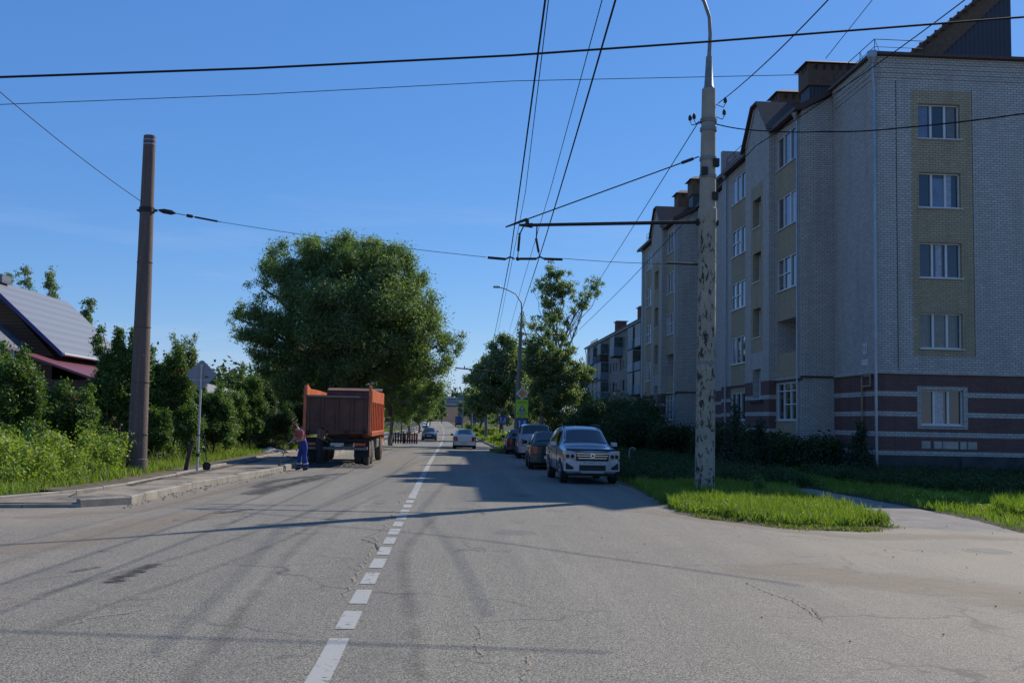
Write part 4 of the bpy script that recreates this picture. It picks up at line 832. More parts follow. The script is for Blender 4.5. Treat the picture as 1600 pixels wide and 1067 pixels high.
wire('thin stay wire rising from the left pole to the upper left corner', [W(-60, 92, 24), W(222, 316, 31.5)], .011, .12)
wire('wire rising from the bracket pole insulators to the top right', [W(1300, -6, 17), W(1122, 162, 28)], .013, .1)
wire('lamp feeder wire drooping from the bracket pole down to the far lamp pole', [W(1092, 190, 28), W(980, 369, 48), W(940, 432, 60), W(880, 530, 79), W(818, 560, 82)], .014)
wire('long wire passing right of the bracket pole in front of the apartment facade', [W(1516, -6, 20), W(1360, 108, 24.5), W(1180, 229, 31), W(980, 442, 50), W(905, 515, 72)], .014, .02)
wire('thin wire reaching the roof vent from the top right', [W(1368, -6, 47), W(1290, 92, 49.9)], .018)
wire('twisted service cable from the bracket pole crossing the apartment block', [W(1118, 194, 27.9), W(1180, 204, 26.8), W(1290, 206, 25), W(1400, 201, 23), W(1640, 172, 20)], .017, .03)
# left pole
bpL = G(213, 745); PL_ = empty('concrete_pole', bpL, 'leaning red-brown concrete pole standing by the sidewalk at left', 'utility pole')
tl = atY(234, 213, 31.8)-bpL; mb = MB(); mb.tube([Vector((0, 0, -.3)), Vector((0, 0, .0)), tl*.05, tl*.052, tl], [.315, .315, .31, .285, .178], 24); mb.build('post', M['pole_red'], PL_, smooth=30)
mb = MB()
for k in (.12, .27, .43, .62): MB().tube([tl*k, tl*(k+.0025)], .305-.125*k+.006, 24).build('casting_seam', M['pole_red'], PL_, smooth=40)
mb = MB(); a = (spl-bpL); f_ = a.z/tl.z
mb.tube([tl*(f_-.006), tl*(f_+.008)], .235, 18); mb.tube([tl*(f_)+Vector((-.3, 0, 0)), tl*f_+Vector((.32, 0, 0))], .035, 6); mb.build('clamp', M['iron'], PL_, smooth=40)
mb = MB()
for k in (.972, .985): mb.tube([tl*k, tl*(k+.003)], .188, 18)
mb.build('wire_tie', M['galv'], PL_)
# distant lamp pole with bracket and signs
def lamp_pole(base, htop, lean, label, arm_dx, name='street_lamp', arm=True, group=None, conc=8.5, bracket=None):
    r = empty(name, base, label, 'street lamp', group); L_ = Vector((lean, 0, 1))
    MB().tube([Vector((0, 0, -.3)), L_*conc], [.21, .15], 14).build('post', M['pole_grey'], r, smooth=40)
    h = htop; pts = [L_*conc-Vector((0, 0, .2)), L_*(h*.86), L_*(h*.86)+Vector((-.05, 0, .6)), L_*(h*.86)+Vector((arm_dx*.28, 0, h*.1)), L_*(h*.86)+Vector((arm_dx*.7, 0, h*.128)), L_*(h*.86)+Vector((arm_dx, 0, h*.14))]
    a = MB().tube(pts, [.09, .06, .05, .045, .04, .04], 8).build('lamp_arm', M['steel_paint'], r, smooth=50)
    e = pts[-1]; MB().bbox(e.x-.55, e.x+.05, e.y-.12, e.y+.12, e.z-.05, e.z+.1, .04).build('lamp_head', M['galv'], a)
    if bracket:
        z, x = bracket; b = MB(); b.tube([Vector((.15, 0, z-.25)), Vector((x, 0, z+.12))], [.06, .05], 6); b.tube([Vector((0, 0, z+1.6)), Vector((x+.8, 0, z+.1))], .014, 5); b.tube([Vector((x+.7, 0, z+.1)), Vector((x+.7, 0, z+.3))], .05, 6); b.build('bracket_arm', M['iron'], r)
    return r
lamp_pole(Vector((5.1, 82, gz(82))), 12.9, .028, 'slim curved-arm street lamp on a grey pole behind the amber and lime signs', -1.8, conc=9.3, bracket=(6.2, -4.9))
for i, (Y_, x_, lb) in enumerate(((133, 4.4, 'second curved street lamp pole beyond the first signs, among the trees'), (190, 3.6, 'third lamp pole down the street near the small blue sign'), (260, 2.6, 'farthest lamp pole beside the lime bushes near the blue lorry'))):
    lamp_pole(Vector((x_, Y_, gz(Y_))), 9.2, .01, lb, -1.5, conc=8, group='lamp poles down the right kerb')
mast = empty('lattice_mast', (-12., 520, .8), 'thin lattice mast rising above the overpass', 'mast'); mb = MB()
for dx, dy in ((-.5, -.5), (.5, -.5), (0, .5)): mb.tube([(dx, dy, 0), (dx*.6, dy*.6, 23.5)], .16, 4)
for i in range(16): mb.tube([(-.5, -.5, i*1.45), (.5, -.5, i*1.45+1.45)], .08, 3)
for z in (17, 19.5, 22.6): mb.box(-.1, 2.0, -.1, .1, z, z+.25)
mb.build('lattice', M['galv'], mast)
# ================================================================ SIGNS
def tri(c, r, y, d):
    return [(c[0]+r*sin(a), y, c[1]+r*cos(a)) for a in (0, 2*pi/3, -2*pi/3)]
def diamond(r, y, cz, cxx=0): return [(cxx+r, y, cz), (cxx, y, cz+r), (cxx-r, y, cz), (cxx, y, cz-r)]
def textM(x, y, z): return Matrix.Translation((x, y, z)) @ Matrix.Rotation(radians(90), 4, 'X')
def priority(root, cz, r=.42, y=-.09, x=0):
    o = MB().prism(diamond(r, y, cz, x), (0, .02, 0)).build('priority_sign', M['sign_white'], root)
    MB().prism(diamond(r*.66, y-.006, cz, x), (0, .005, 0)).build('amber_field', M['sign_yellow'], o); return o
def kids(root, cz, s=1., y=-.09, x=0, full=True):
    w_, h = .47*s, .70*s
    o = MB().box(x-w_, x+w_, y, y+.02, cz-h, cz+h).build('children_warning_sign', M['sign_lime'], root)
    c = (x, cz-.17*s)
    MB().prism(tri(c, .46*s, y-.006, 0), (0, .005, 0)).build('triangle_border', M['black'], o)
    MB().prism(tri(c, .36*s, y-.012, 0), (0, .005, 0)).build('triangle_field', M['sign_white'], o)
    f = MB()
    for sx_ in (-1, 1):
        q = c[0]+sx_*.085*s; b0 = c[1]-.13*s
        f.sphere((q, y-.016, b0+.27*s), (.035*s, .004, .035*s), 8, 5); f.prism([(q-.03*s, y-.018, b0+.1*s), (q+.03*s, y-.018, b0+.1*s), (q+.035*s, y-.018, b0+.23*s), (q-.035*s, y-.018, b0+.23*s)], (0, .004, 0))
        for k in (-1, 1): f.prism([(q, y-.018, b0+.12*s), (q+.03*s*k, y-.018, b0+.12*s), (q+.09*s*k, y-.018, b0-.01*s), (q+.055*s*k, y-.018, b0-.03*s)], (0, .004, 0)); f.prism([(q, y-.018, b0+.22*s), (q, y-.018, b0+.18*s), (q+.1*s*k, y-.018, b0+.12*s), (q+.11*s*k, y-.018, b0+.15*s)], (0, .004, 0))
    f.build('running_children', M['black'], o)
    text_mesh('lettering', 'ДЕТИ', .17*s, textM(x, y-.008, cz-.58*s), M['black'], o); text_mesh('lettering', 'ВНИМАНИЕ', .12*s, textM(x, y-.008, cz+.53*s), M['black'], o)
    MB().box(x-.42*s, x+.42*s, y-.004, y-.001, cz+.41*s, cz+.43*s).build('rule', M['black'], o)
sg = empty('road_sign', (3.95+.62, 74, gz(74)), 'amber diamond sign above large lime children warning sign on a post behind the parked van', 'road sign')
pz = lambda y: atY(816, y, 74).z-gz(74)
P1 = atY(816, 614, 74); sg.location.x = P1.x
MB().tube([(0, 0, -.2), (0, 0, pz(602))], .04, 8).build('post', M['sign_post'], sg)
priority(sg, pz(614.5), .47); kids(sg, (pz(624)+pz(653))/2, .93)
def arrow_sign(root, cz, s=.42, x=0):
    o = MB().box(x-s, x+s, -.1, -.08, cz-s, cz+s).build('blue_arrow_sign', M['sign_blue'], root)
    a = MB()
    for sx_ in (-.5, .5): 
        q = x+sx_*s; a.box(q-.05*s/.42, q+.05*s/.42, -.106, -.101, cz-.3*s/.42, cz+.12*s/.42)
        a.prism([(q-.13*s/.42, -.106, cz+.1*s/.42), (q+.13*s/.42, -.106, cz+.1*s/.42), (q, -.106, cz+.32*s/.42)], (0, .005, 0))
    a.prism([(x-.06*s/.42, -.106, cz-.34*s/.42), (x+.03*s/.42, -.106, cz-.34*s/.42), (x+.2*s/.42, -.106, cz+.02), (x+.11*s/.42, -.106, cz+.05)], (0, .005, 0))
    a.build('white_arrow', M['sign_white'], o)
arrow_sign(sg, pz(662), .36, .02)
sp = atY(786, 656, 88); s2 = empty('blue_sign', (sp.x, 88, gz(88)), 'square blue sign with white arrows on its own pale post near the dark parked car', 'road sign')
MB().tube([(0, 0, -.2), (0, 0, sp.z-gz(88))], .035, 8).build('post', M['sign_post'], s2); arrow_sign(s2, sp.z-gz(88), .36)
sp = atY(769, 642, 150); s3 = empty('road_sign', (sp.x, 150, gz(150)), 'smaller far pair of amber diamond and lime warning signs under the trees', 'road sign')
zz = lambda y: atY(769, y, 150).z-gz(150)
MB().tube([(0, 0, -.2), (0, 0, zz(640))], .05, 8).build('post', M['sign_post'], s3); priority(s3, zz(642), .42); kids(s3, zz(652.5), .72)
MB().box(-.36, .36, -.09, -.07, zz(662), zz(658)).build('lime_plate', M['sign_lime'], s3)
MB().bbox(-.85, -.7, -.08, .0, .6, zz(638), .02).build('lime_side_strip', M['sign_lime'], s3)
for x_, y_, Y_, lb in ((741, 658, 210, 'tiny far blue sign above the bushes at the right kerb'), (757, 656, 200, 'tiny dim blue sign right of the small diamond sign')):
    sp = atY(x_, y_, Y_); t_ = empty('blue_sign', (sp.x, Y_, gz(Y_)), lb, 'road sign'); MB().tube([(0, 0, -.2), (0, 0, sp.z-gz(Y_))], .04, 6).build('post', M['sign_post'], t_); MB().box(-.42, .42, -.08, -.06, sp.z-gz(Y_)-.42, sp.z-gz(Y_)+.42).build('sign_plate', M['sign_blue'], t_)
sp = atY(749, 654.5, 205); t_ = empty('road_sign', (sp.x, 205, gz(205)), 'tiny far diamond sign between the two tiny blue signs', 'road sign'); MB().tube([(0, 0, -.2), (0, 0, sp.z-gz(205))], .04, 6).build('post', M['sign_post'], t_); priority(t_, sp.z-gz(205), .42)
# back of the priority sign on the left
b = G(308, 735, .12); sl_ = empty('road_sign', b, 'grey back of a diamond sign on a thin pale post on the left sidewalk', 'road sign', rz=.1)
ht = atY(308, 585, b.y).z-b.z
MB().tube([(0, 0, -.1), (0, 0, ht+.3)], .035, 10).build('post', M['sign_post'], sl_, smooth=40)
cut = []; r = .50; k = .09
for (ax_, az_), (bx_, bz_) in (((r, 0), (0, r)), ((0, r), (-r, 0)), ((-r, 0), (0, -r)), ((0, -r), (r, 0))): cut += [(ax_*(1-k)+bx_*k, .06, ht+az_*(1-k)+bz_*k), (ax_*k+bx_*(1-k), .06, ht+az_*k+bz_*(1-k))]
pb = MB().prism(cut, (0, .012, 0)).build('sign_plate', M['sign_back'], sl_)
MB().box(-.28, .28, .045, .0595, ht-.2, ht-.16).box(-.06, .06, .045, .0595, ht+.28, ht+.34).build('clamp', M['galv'], pb); MB().box(.1, .22, .056, .0596, ht-.1, ht-.04).build('sticker', M['cap_brown'], pb)
MB().tube([(-.14, -.03, 1.12), (.22, -.03, 1.12)], .018, 6).tube([(0, -.03, .45), (0, -.03, .55)], .06, 8).build('tie', M['iron'], sl_)
sv = empty('shovel', (b.x+.33, b.y-.05, .13), 'black shovel leaning on the sign post with its blade on the ground', 'shovel')
MB().tube([(-.14, 0, 1.12), (-.04, 0, .32)], .017, 8).build('handle', M['black'], sv)
mb = MB(); mb.grid([[(x-.02, -.03-.04*(1-abs(x)/.13), z+.12*abs(x)*(z < .05)) for x in ((-.05, -.02, 0, .02, .05) if z > .25 else (-.13+.2*(.16-z)*(z<.1), -.07, 0, .07, .13-.2*(.16-z)*(z<.1)))] for z in (.27, .21, .12, .01)]); mb.build('blade', M['black'], sv); 
st = empty('wooden_stake', (b.x-.3, b.y-.1, .13), 'short dark wooden stake leaning beside the diamond sign post', 'stake')
mb = MB(); mb.prism([(-.1, -.05, 0), (.03, -.05, 0), (.19, -.05, .95), (.08, -.05, .98)], (0, .09, 0)); mb.build('board', M['wood_dark'], st); MB().tube([(.1, -.1, .9), (.2, .1, .92)], .03, 6).build('knot', M['boot'], st)
# bent pipe in the grass
p = G(983, 731); bpz = MB(); bpz.tube([(0, 0, -.1), (0, 0, .72), (.03, 0, .82), (.12, 0, .87), (.22, 0, .85), (.28, 0, .77)], .03, 8); o = bpz.build('bent_pipe', M['pole_grey'], loc=(0, 0, 0), smooth=50); o.location = p; tag(o, 'pale hooked pipe standing in the shaded grass right of the SUV', 'pipe')
dsp = atY(628, 654, 110); ds = empty('road_sign', (dsp.x, 110, gz(110)), 'small pale board on a dark trunk-like post above the barricades at left', 'road sign')
MB().tube([(0, 0, -.2), (0, 0, dsp.z-gz(110))], .06, 8).build('post', M['wood_dark'], ds); MB().box(-.42, .42, -.06, -.03, dsp.z-gz(110)-.22, dsp.z-gz(110)+.22).build('board', M['metal_white'], ds)
# ================================================================ VEHICLES
# station: (y, half width, z bottom, belt height, top height, half width at top)
CAR = {
 'suv': [(-2.33, .62, .42, .70, .76, .55), (-2.27, .82, .34, .86, .93, .70), (-2.1, .89, .32, .98, 1.03, .74), (-1.2, .90, .32, 1.08, 1.14, .76), (-.95, .90, .32, 1.10, 1.20, .76), (-.35, .90, .32, 1.10, 1.66, .64), (.0, .90, .32, 1.10, 1.73, .64), (.9, .90, .32, 1.11, 1.75, .63), (1.75, .89, .33, 1.12, 1.70, .61), (2.2, .86, .36, 1.12, 1.22, .68), (2.3, .76, .42, 1.0, 1.05, .6)],
 'sedan': [(-2.22, .58, .30, .52, .58, .5), (-2.15, .78, .22, .68, .73, .66), (-1.9, .85, .2, .80, .84, .7), (-1.0, .86, .2, .92, .97, .72), (-.75, .86, .2, .94, 1.0, .7), (-.05, .86, .2, .95, 1.38, .58), (.3, .86, .2, .95, 1.44, .57), (.95, .86, .2, .96, 1.42, .56), (1.62, .85, .22, .98, 1.05, .66), (2.1, .82, .26, 1.0, 1.05, .66), (2.22, .74, .34, .86, .92, .62)],
 'hatch': [(-2.0, .58, .3, .52, .6, .5), (-1.92, .78, .22, .70, .76, .66), (-1.7, .83, .2, .84, .88, .7), (-.95, .84, .2, .94, 1.0, .72), (-.7, .84, .2, .95, 1.06, .7), (-.1, .84, .2, .96, 1.42, .6), (.3, .84, .2, .97, 1.49, .6), (1.3, .84, .2, .99, 1.47, .58), (1.85, .82, .24, 1.0, 1.06, .68), (1.98, .76, .3, .9, .95, .66)],
 'van': [(-2.4, .62, .32, .62, .7, .56), (-2.33, .84, .26, .82, .9, .74), (-2.1, .90, .24, .96, 1.04, .8), (-1.5, .92, .24, 1.08, 1.16, .8), (-1.3, .92, .24, 1.1, 1.24, .78), (-.6, .92, .24, 1.12, 1.72, .7), (-.2, .92, .24, 1.12, 1.78, .7), (1.4, .92, .24, 1.12, 1.80, .7), (2.15, .91, .26, 1.13, 1.74, .69), (2.38, .88, .28, 1.12, 1.2, .78), (2.42, .84, .3, 1.0, 1.05, .76)]}
def car(kind, name, label, cat, paint_, loc, rz, plate=None, roof_rails=False, group=None, wheel_r=.34, dirty=False, simple_=False):
    st = CAR[kind]; root = empty(name, loc, label, cat, group, rz); ys = [s_[0] for s_ in st]
    def at(y): return [float(np.interp(y, ys, [s_[k] for s_ in st])) for k in range(1, 6)]
    def ring(y):
        w_, zb, zm, zt, wt = at(y); h = zt-zm
        return [(0, zb), (w_*.86, zb), (w_*.965, zb+.1), (w_, (zb+zm)*.5), (w_*.985, zm-.08), (w_*.955, zm), (wt, zt-.05 if h > .15 else zt-.02), (wt*.86, zt), (wt*.45, zt+.018), (0, zt+.025)]
    def side(y, v):     # v 0..1 up the side glass
        r_ = ring(y); a, b_ = r_[5], r_[6]; return Vector((a[0]+(b_[0]-a[0])*v, y, a[1]+(b_[1]-a[1])*v))
    yy = sorted(set(ys+[ys[0]+(ys[-1]-ys[0])*i/26 for i in range(27)]))
    mb = MB(); P = []
    for y in yy:
        r_ = ring(y); P.append([(-a, y, b_) for a, b_ in r_[::-1]]+[(a, y, b_) for a, b_ in r_[1:]])
    for row in P: row.reverse()
    mb.grid(P); n = len(P[0]); mb.add(P[0], [tuple(range(n))]); mb.add(P[-1], [tuple(range(n-1, -1, -1))])
    body = mb.build('body', paint_, root, smooth=38)
    L0, L1 = ys[0], ys[-1]; wf = L0+.83 if kind != 'van' else L0+.9; wr = L1-.85
    # glass
    i0 = {'suv': 4, 'sedan': 4, 'hatch': 4, 'van': 4}[kind]; ya0, ya1 = ys[i0], ys[i0+1]; i1 = {'suv': 8, 'sedan': 7, 'hatch': 7, 'van': 8}[kind]; yb0, yb1 = ys[i1], ys[i1+1]
    def pane_across(y0, y1, ins_, nm, k0=.1, k1=.92):
        P = []
        for i in range(6):
            y = y0+(y1-y0)*(k0+(k1-k0)*i/5); r_ = ring(y); wt = r_[6][0]; sc = 1-ins_/wt
            pts_ = [(-wt*sc, r_[6][1]), (-wt*.8*sc, r_[7][1]), (-wt*.4, r_[8][1]), (0, r_[9][1]), (wt*.4, r_[8][1]), (wt*.8*sc, r_[7][1]), (wt*sc, r_[6][1])]
            dy = -.02 if y1 > y0 and y0 < 0 else .02
            P.append([(a, y+dy, b_+.014) for a, b_ in pts_])
        MB().grid(P).build(nm, M['glass_car'], root, smooth=60)
    pane_across(ya0, ya1, .045, 'windshield'); pane_across(yb0, yb1, .06, 'rear_window', .04 if kind in ('van', 'suv', 'hatch') else .05, .82 if kind != 'sedan' else .85)
    cab0, cab1 = ya1, yb0; mid = [cab0-.35, (cab0+cab1)/2-.05, cab1-.25 if kind in ('sedan',) else cab1-.55, cab1+.12]
    for s_ in (1, -1):
        for q in range(len(mid)-1):
            y0, y1 = mid[q]+.04, mid[q+1]-.04; P = []
            for i in range(5):
                row = []
                for j in range(3):
                    v = .08+.78*j/2; y = y0+(y1-y0)*i/4
                    if q == 0: y = y0+(cab0+.12-y0)*v*(1-i/4)+(y1-y0)*i/4
                    if q == len(mid)-2: y = y0+(y1-(.3*v if kind != 'van' else .12*v)-y0)*i/4
                    p = side(max(min(y, L1-.05), L0), v); row.append((s_*(p.x+.012), p.y, p.z+.004))
                P.append(row)
            MB().grid(P).build('side_window', M['glass_car'], root)
        # mirror
        p = side(cab0-.3, .05); o = MB().bbox(min(s_*(p.x+.04), s_*(p.x+.24)), max(s_*(p.x+.04), s_*(p.x+.24)), p.y-.06, p.y+.06, p.z+.0, p.z+.15, .03).build('mirror', paint_ if kind == 'suv' else M['black'], root)
        # door seams and handles
        w_ = at(0)[0]; sm = MB()
        for q in (mid[0], mid[1], mid[2]): sm.box(min(s_*w_*.985, s_*(w_+.004)), max(s_*w_*.985, s_*(w_+.004)), q-.006, q+.006, at(q)[1]+.12, at(q)[2]-.1)
        sm.build('door_seam', M['black'], body)
        for q in (mid[1]-.2, mid[2]-.15): MB().bbox(min(s_*w_, s_*(w_+.03)), max(s_*w_, s_*(w_+.03)), q-.09, q+.09, at(q)[2]-.2, at(q)[2]-.16, .008).build('door_handle', paint_, body)
        for y in (wf, wr):
            x = (at(y)[0]-.11); mb = MB(); R_ = wheel_r
            mb.tube([(s_*(x-.12), y, R_), (s_*(x-.1), y, R_), (s_*(x+.09), y, R_), (s_*(x+.115), y, R_)], [R_*.93, R_, R_, R_*.92], 22)
            wh = mb.build('wheel', M['rubber'], root, smooth=50)
            mb = MB(); mb.tube([(s_*(x+.1), y, R_), (s_*(x+.122), y, R_)], [R_*.62, R_*.6], 18)
            rm = mb.build('rim', M['rim'], wh, smooth=40)
            mb = MB()
            for k in range(5):
                a = 2*pi*k/5+.3; c = (s_*(x+.123), y+cos(a+.63)*R_*.36, R_+sin(a+.63)*R_*.36); mb.tube([c, (c[0]+s_*.004, c[1], c[2])], R_*.13, 6)
            mb.build('rim_opening', M['black'], wh)
            # dark arch
            A = []
            for k in range(13):
                a = pi*k/12; A.append((y+cos(a)*(R_+.07), R_+sin(a)*(R_+.07)-.02))
            A = [p for p in A if p[1] > at(y)[1]-.02]
            if len(A) > 3: MB().prism([(s_*(at(y)[0]+.002), a, b_) for a, b_ in A], (-s_*.12, 0, 0)).build('wheel_arch', M['black'], root)
    MB().box(-at(0)[0]*.8, at(0)[0]*.8, L0+.2, L1-.2, at(0)[1]-.08, at(0)[1]-.002).build('underbody', M['black'], root)
    # nose and tail fittings
    r1 = at(L0+.06); zb, zm = r1[1], r1[2]; H_ = zm-zb
    wl, zl = r1[0], r1[2]
    def nose(x): return L0-.02+.30*max(0, abs(x)/.85-.45)**1.6
    def patch(nm, x0, x1, z0, z1, mat, par, front=True, d=.02, n=5, bev=None, top=None):
        P = []
        for i in range(n+1):
            x = x0+(x1-x0)*i/n; y = nose(x)-d if front else -nose(x)*(L1/L0)*-1
            if not front: y = L1+.02-.28*max(0, abs(x)/.85-.5)**1.6+d-.0
            zt_ = z1 if top is None else z1+(top-z1)*i/n
            P.append([(x, y, z0), (x, y, (z0+zt_)/2), (x, y, zt_)])
        mb = MB(); g = [[Vector(p) for p in r] for r in P]
        back = .3 if front else -.3
        mb.grid(P)
        for r in (0, -1): mb.add([P[r][0], P[r][2], (P[r][2][0], P[r][2][1]+back, P[r][2][2]), (P[r][0][0], P[r][0][1]+back, P[r][0][2])], [(0, 1, 2, 3)])
        mb.add([p for row in P for p in (row[2], (row[2][0], row[2][1]+back, row[2][2]))], [(2*i, 2*i+2, 2*i+3, 2*i+1) for i in range(n)])
        mb.add([p for row in P for p in (row[0], (row[0][0], row[0][1]+back, row[0][2]))], [(2*i, 2*i+2, 2*i+3, 2*i+1) for i in range(n)])
        return mb.build(nm, mat, par)
    W_ = at(L0+.3)[0]
    fz = {'suv': (.40, .70, 1.0), 'sedan': (.28, .52, .74), 'hatch': (.28, .54, .78), 'van': (.3, .6, .9)}[kind]
    patch('front_bumper', -W_*.97, W_*.97, fz[0], fz[1], paint_, root, d=.05, n=12)
    patch('grille', -W_*.56, W_*.56, fz[1]+.01, fz[2]-.03, M['black'], root, d=.04, n=8)
    for s_ in (1, -1):
        o = patch('headlight', s_*W_*.57, s_*W_*.97, fz[1]+(.06 if kind == 'suv' else .02), fz[2]-(.08 if kind == 'suv' else .02), M['lamp_clear'], root, d=.035, n=5, top=fz[2]+(.02 if kind == 'suv' else -.02))
        if kind == 'suv':
            for xx in (.62, .76): MB().tube([(s_*xx, nose(xx)-.05, .85), (s_*xx, nose(xx)-.03, .85)], .062, 14).build('lamp_lens', M['black'], o)
    patch('lower_intake', -W_*.46, W_*.46, fz[0]+.02, fz[0]+.19, M['black'], root, d=.06, n=6)
    for s_ in (1, -1): patch('fog_recess', s_*W_*(.66 if kind == 'suv' else .62), s_*W_*.92, fz[0]+.05, fz[0]+.12, M['black'], root, d=.062, n=3, top=fz[0]+(.26 if kind == 'suv' else .2))
    po = MB().box(-.26, .26, nose(0)-.075, nose(0)-.063, fz[0]+.2, fz[0]+.31).build('licence_plate', M['plate'], root)
    if plate: text_mesh('plate_number', plate, .105, Matrix.Translation((0, nose(0)-.077, fz[0]+.253)) @ Matrix.Rotation(radians(90), 4, 'X'), M['black'], po)
    if kind == 'suv':
        for zq, wq in ((.945, .56), (.875, .54), (.80, .5)):
            patch('grille_bar', -W_*wq, W_*wq, zq-.018, zq+.012, M['chrome'], root, d=.055, n=8)
        MB().tube([(0, nose(0)-.075, .875), (0, nose(0)-.06, .875)], .075, 16).build('badge', M['chrome'], root)
        bd = MB(); bd.prism([(-.045, nose(0)-.08, .845), (.045, nose(0)-.08, .845), (0, nose(0)-.08, .925)], (0, .004, 0)); bd.build('badge_emblem', M['black'], root)
        P = [[(x, -2.0-.24*(1-(abs(x)/.8)**2)+dy, 1.035+dz) for x in (-.78, -.5, -.2, 0, .2, .5, .78)] for dy, dz in ((-.02, -.01), (-.03, .035), (.06, .04))]
        MB().grid(P).build('bonnet_deflector', M['black'], root)
        for s_ in (1, -1): MB().tube([(s_*.6, -.2, 1.72), (s_*.6, -.1, 1.79), (s_*.58, .8, 1.81), (s_*.57, 1.6, 1.77), (s_*.57, 1.7, 1.7)], .022, 6).build('roof_rail', M['black'], root)
        MB().box(-.35, .35, nose(0)-.03, nose(0)+.1, .34, .42).build('skid_plate', M['galv'], root)
    # tail
    tz = {'suv': (.45, .75, 1.05), 'sedan': (.3, .56, .93), 'hatch': (.3, .6, .95), 'van': (.34, .66, 1.1)}[kind]
    patch('rear_bumper', -W_*.97, W_*.97, tz[0], tz[1], paint_, root, front=False, d=.05, n=12)
    for s_ in (1, -1):
        x0, x1 = (s_*W_*.62, s_*W_*.98) if kind in ('sedan', 'hatch') else (s_*W_*.74, s_*W_*.98)
        patch('taillight', x0, x1, tz[1]+.03, tz[2]-.03, M['lamp_red'], root, front=False, d=.03, n=4)
    patch('boot_lid', -W_*.6, W_*.6, tz[1]+.01, tz[2]-.04, paint_, root, front=False, d=.022, n=8)
    MB().box(-.26, .26, L1+.045, L1+.06, tz[1]-.16, tz[1]-.05) if kind == 'sedan' else None
    o = MB().box(-.26, .26, L1+.071, L1+.08, tz[1]-.16, tz[1]-.05).build('licence_plate', M['plate'], root)
    patch('bumper_shadow_gap', -W_*.9, W_*.9, tz[0]-.03, tz[0]-.005, M['black'], root, front=False, d=.04, n=8)
    patch('boot_seam', -W_*.62, W_*.62, tz[1]+.0, tz[1]+.012, M['black'], root, front=False, d=.055, n=8)
    return root
def vz(p): return Vector((p[0], p[1], gz(p[1])+.004))
car('suv', 'parked_car', 'silver SUV with roof rails and chrome grille, parked facing the camera in the building shade', 'car', M['paint_silver'], vz((4.28, 33.9)), .03, plate='О196КО 76', wheel_r=.37)
car('hatch', 'parked_car', 'dark green hatchback parked in the shade directly behind the silver SUV', 'car', M['paint_dark'], vz((3.98, 42.4)), pi-.03, wheel_r=.31)
car('van', 'parked_car', 'silver minivan with a dark rear window, parked tilted on the verge behind the dark hatchback', 'minivan', M['paint_van'], vz((4.42, 55.6)), pi-.03, wheel_r=.33)
car('hatch', 'parked_car', 'black car parked foremost in the row, beyond the silver minivan', 'car', M['paint_black'], vz((4.15, 63.8)), pi, wheel_r=.31)
car('sedan', 'driving_car', 'white sedan driving away in the right lane', 'car', M['paint_white'], vz((.98, 78.5)), pi, wheel_r=.31)
car('sedan', 'driving_car', 'dark grey car with lit headlights coming towards the camera', 'car', M['paint_grey'], vz((-2.55, 119)), .0, wheel_r=.31)
car('sedan', 'far_car', 'small white car far down the street at the left kerb', 'car', M['paint_white'], vz((-6.6, 262)), .0, wheel_r=.31)
car('van', 'far_car', 'farthest pale van near the end of the street at left', 'minivan', M['paint_white'], vz((-9.0, 345)), .0, wheel_r=.33)
# blue lorry far down the street
bl = empty('blue_lorry', vz((2.3, 325)), 'dark blue covered lorry driving away far down the right lane', 'lorry')
MB().bbox(-1.3, 1.3, 0, 6.2, 1.0, 3.35, .06).build('cargo_box', M['paint_blue'], bl); MB().bbox(-1.2, 1.2, 6.3, 8.2, .7, 2.9, .15).build('cab', M['paint_blue'], bl)
MB().box(-1.0, 1.0, .1, 7, .65, .98).build('chassis', M['black'], bl)
for x_ in (-1.05, 1.05):
    for y_ in (1.2, 2.5, 7.2): MB().tube([(x_-.15, y_, .48), (x_+.15, y_, .48)], .48, 16).build('wheel', M['rubber'], bl)
    MB().box(x_-.12, x_+.12, -.03, .0, .8, .95).build('taillight', M['lamp_red'], bl)
# ---------------------------------------------------------------- dump truck
dt = empty('dump_truck', vz((-4.5, 40.7)), 'orange dump truck with open tipping bed seen from behind, standing at the left kerb', 'truck', rz=-.012)
zb, zt = 1.32, 3.02; hw = 1.25; Lb = 5.9
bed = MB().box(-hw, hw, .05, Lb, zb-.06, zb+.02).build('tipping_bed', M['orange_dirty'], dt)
for s_ in (1, -1):
    x = s_*hw
    q = MB(); q.prism([(x, .04, zb), (x, Lb, zb), (x, Lb, zt-.04), (x, 3.2, zt), (x, .9, zt+.0), (x, .04, zt+.17)], (-s_*.05, 0, 0)); sd_ = q.build('side_panel', M['orange'], bed)
    r_ = MB()
    for k in range(8):
        yv = .1+k*(Lb-.3)/7; r_.bbox(min(x, x+s_*.11), max(x, x+s_*.11), yv, yv+.16, zb-.06, zt-.5, .01)
    r_.bbox(min(x, x+s_*.1), max(x, x+s_*.1), .02, Lb, zt-.5, zt-.02, .01); r_.bbox(min(x, x+s_*.12), max(x, x+s_*.12), .02, Lb, zb-.14, zb+.05, .01)
    r_.build('side_rib', M['orange'], bed)
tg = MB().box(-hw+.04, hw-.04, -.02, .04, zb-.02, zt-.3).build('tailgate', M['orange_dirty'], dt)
r_ = MB()
for xq in (-1.13, -.58, 0, .58, 1.13): r_.bbox(xq-.05, xq+.05, -.08, -.021, zb, zt-.32, .01)
r_.bbox(-hw+.02, hw-.02, -.1, -.0, zt-.36, zt-.26, .01); r_.bbox(-hw+.03, hw-.03, -.09, -.02, zb-.06, zb+.05, .01); r_.build('tailgate_rib', M['orange_dirty'], tg)
MB().bbox(-hw+.1, hw-.35, -.13, -.101, zt-.34, zt-.28, .005).build('tailgate_edge', M['steel_paint'], tg)
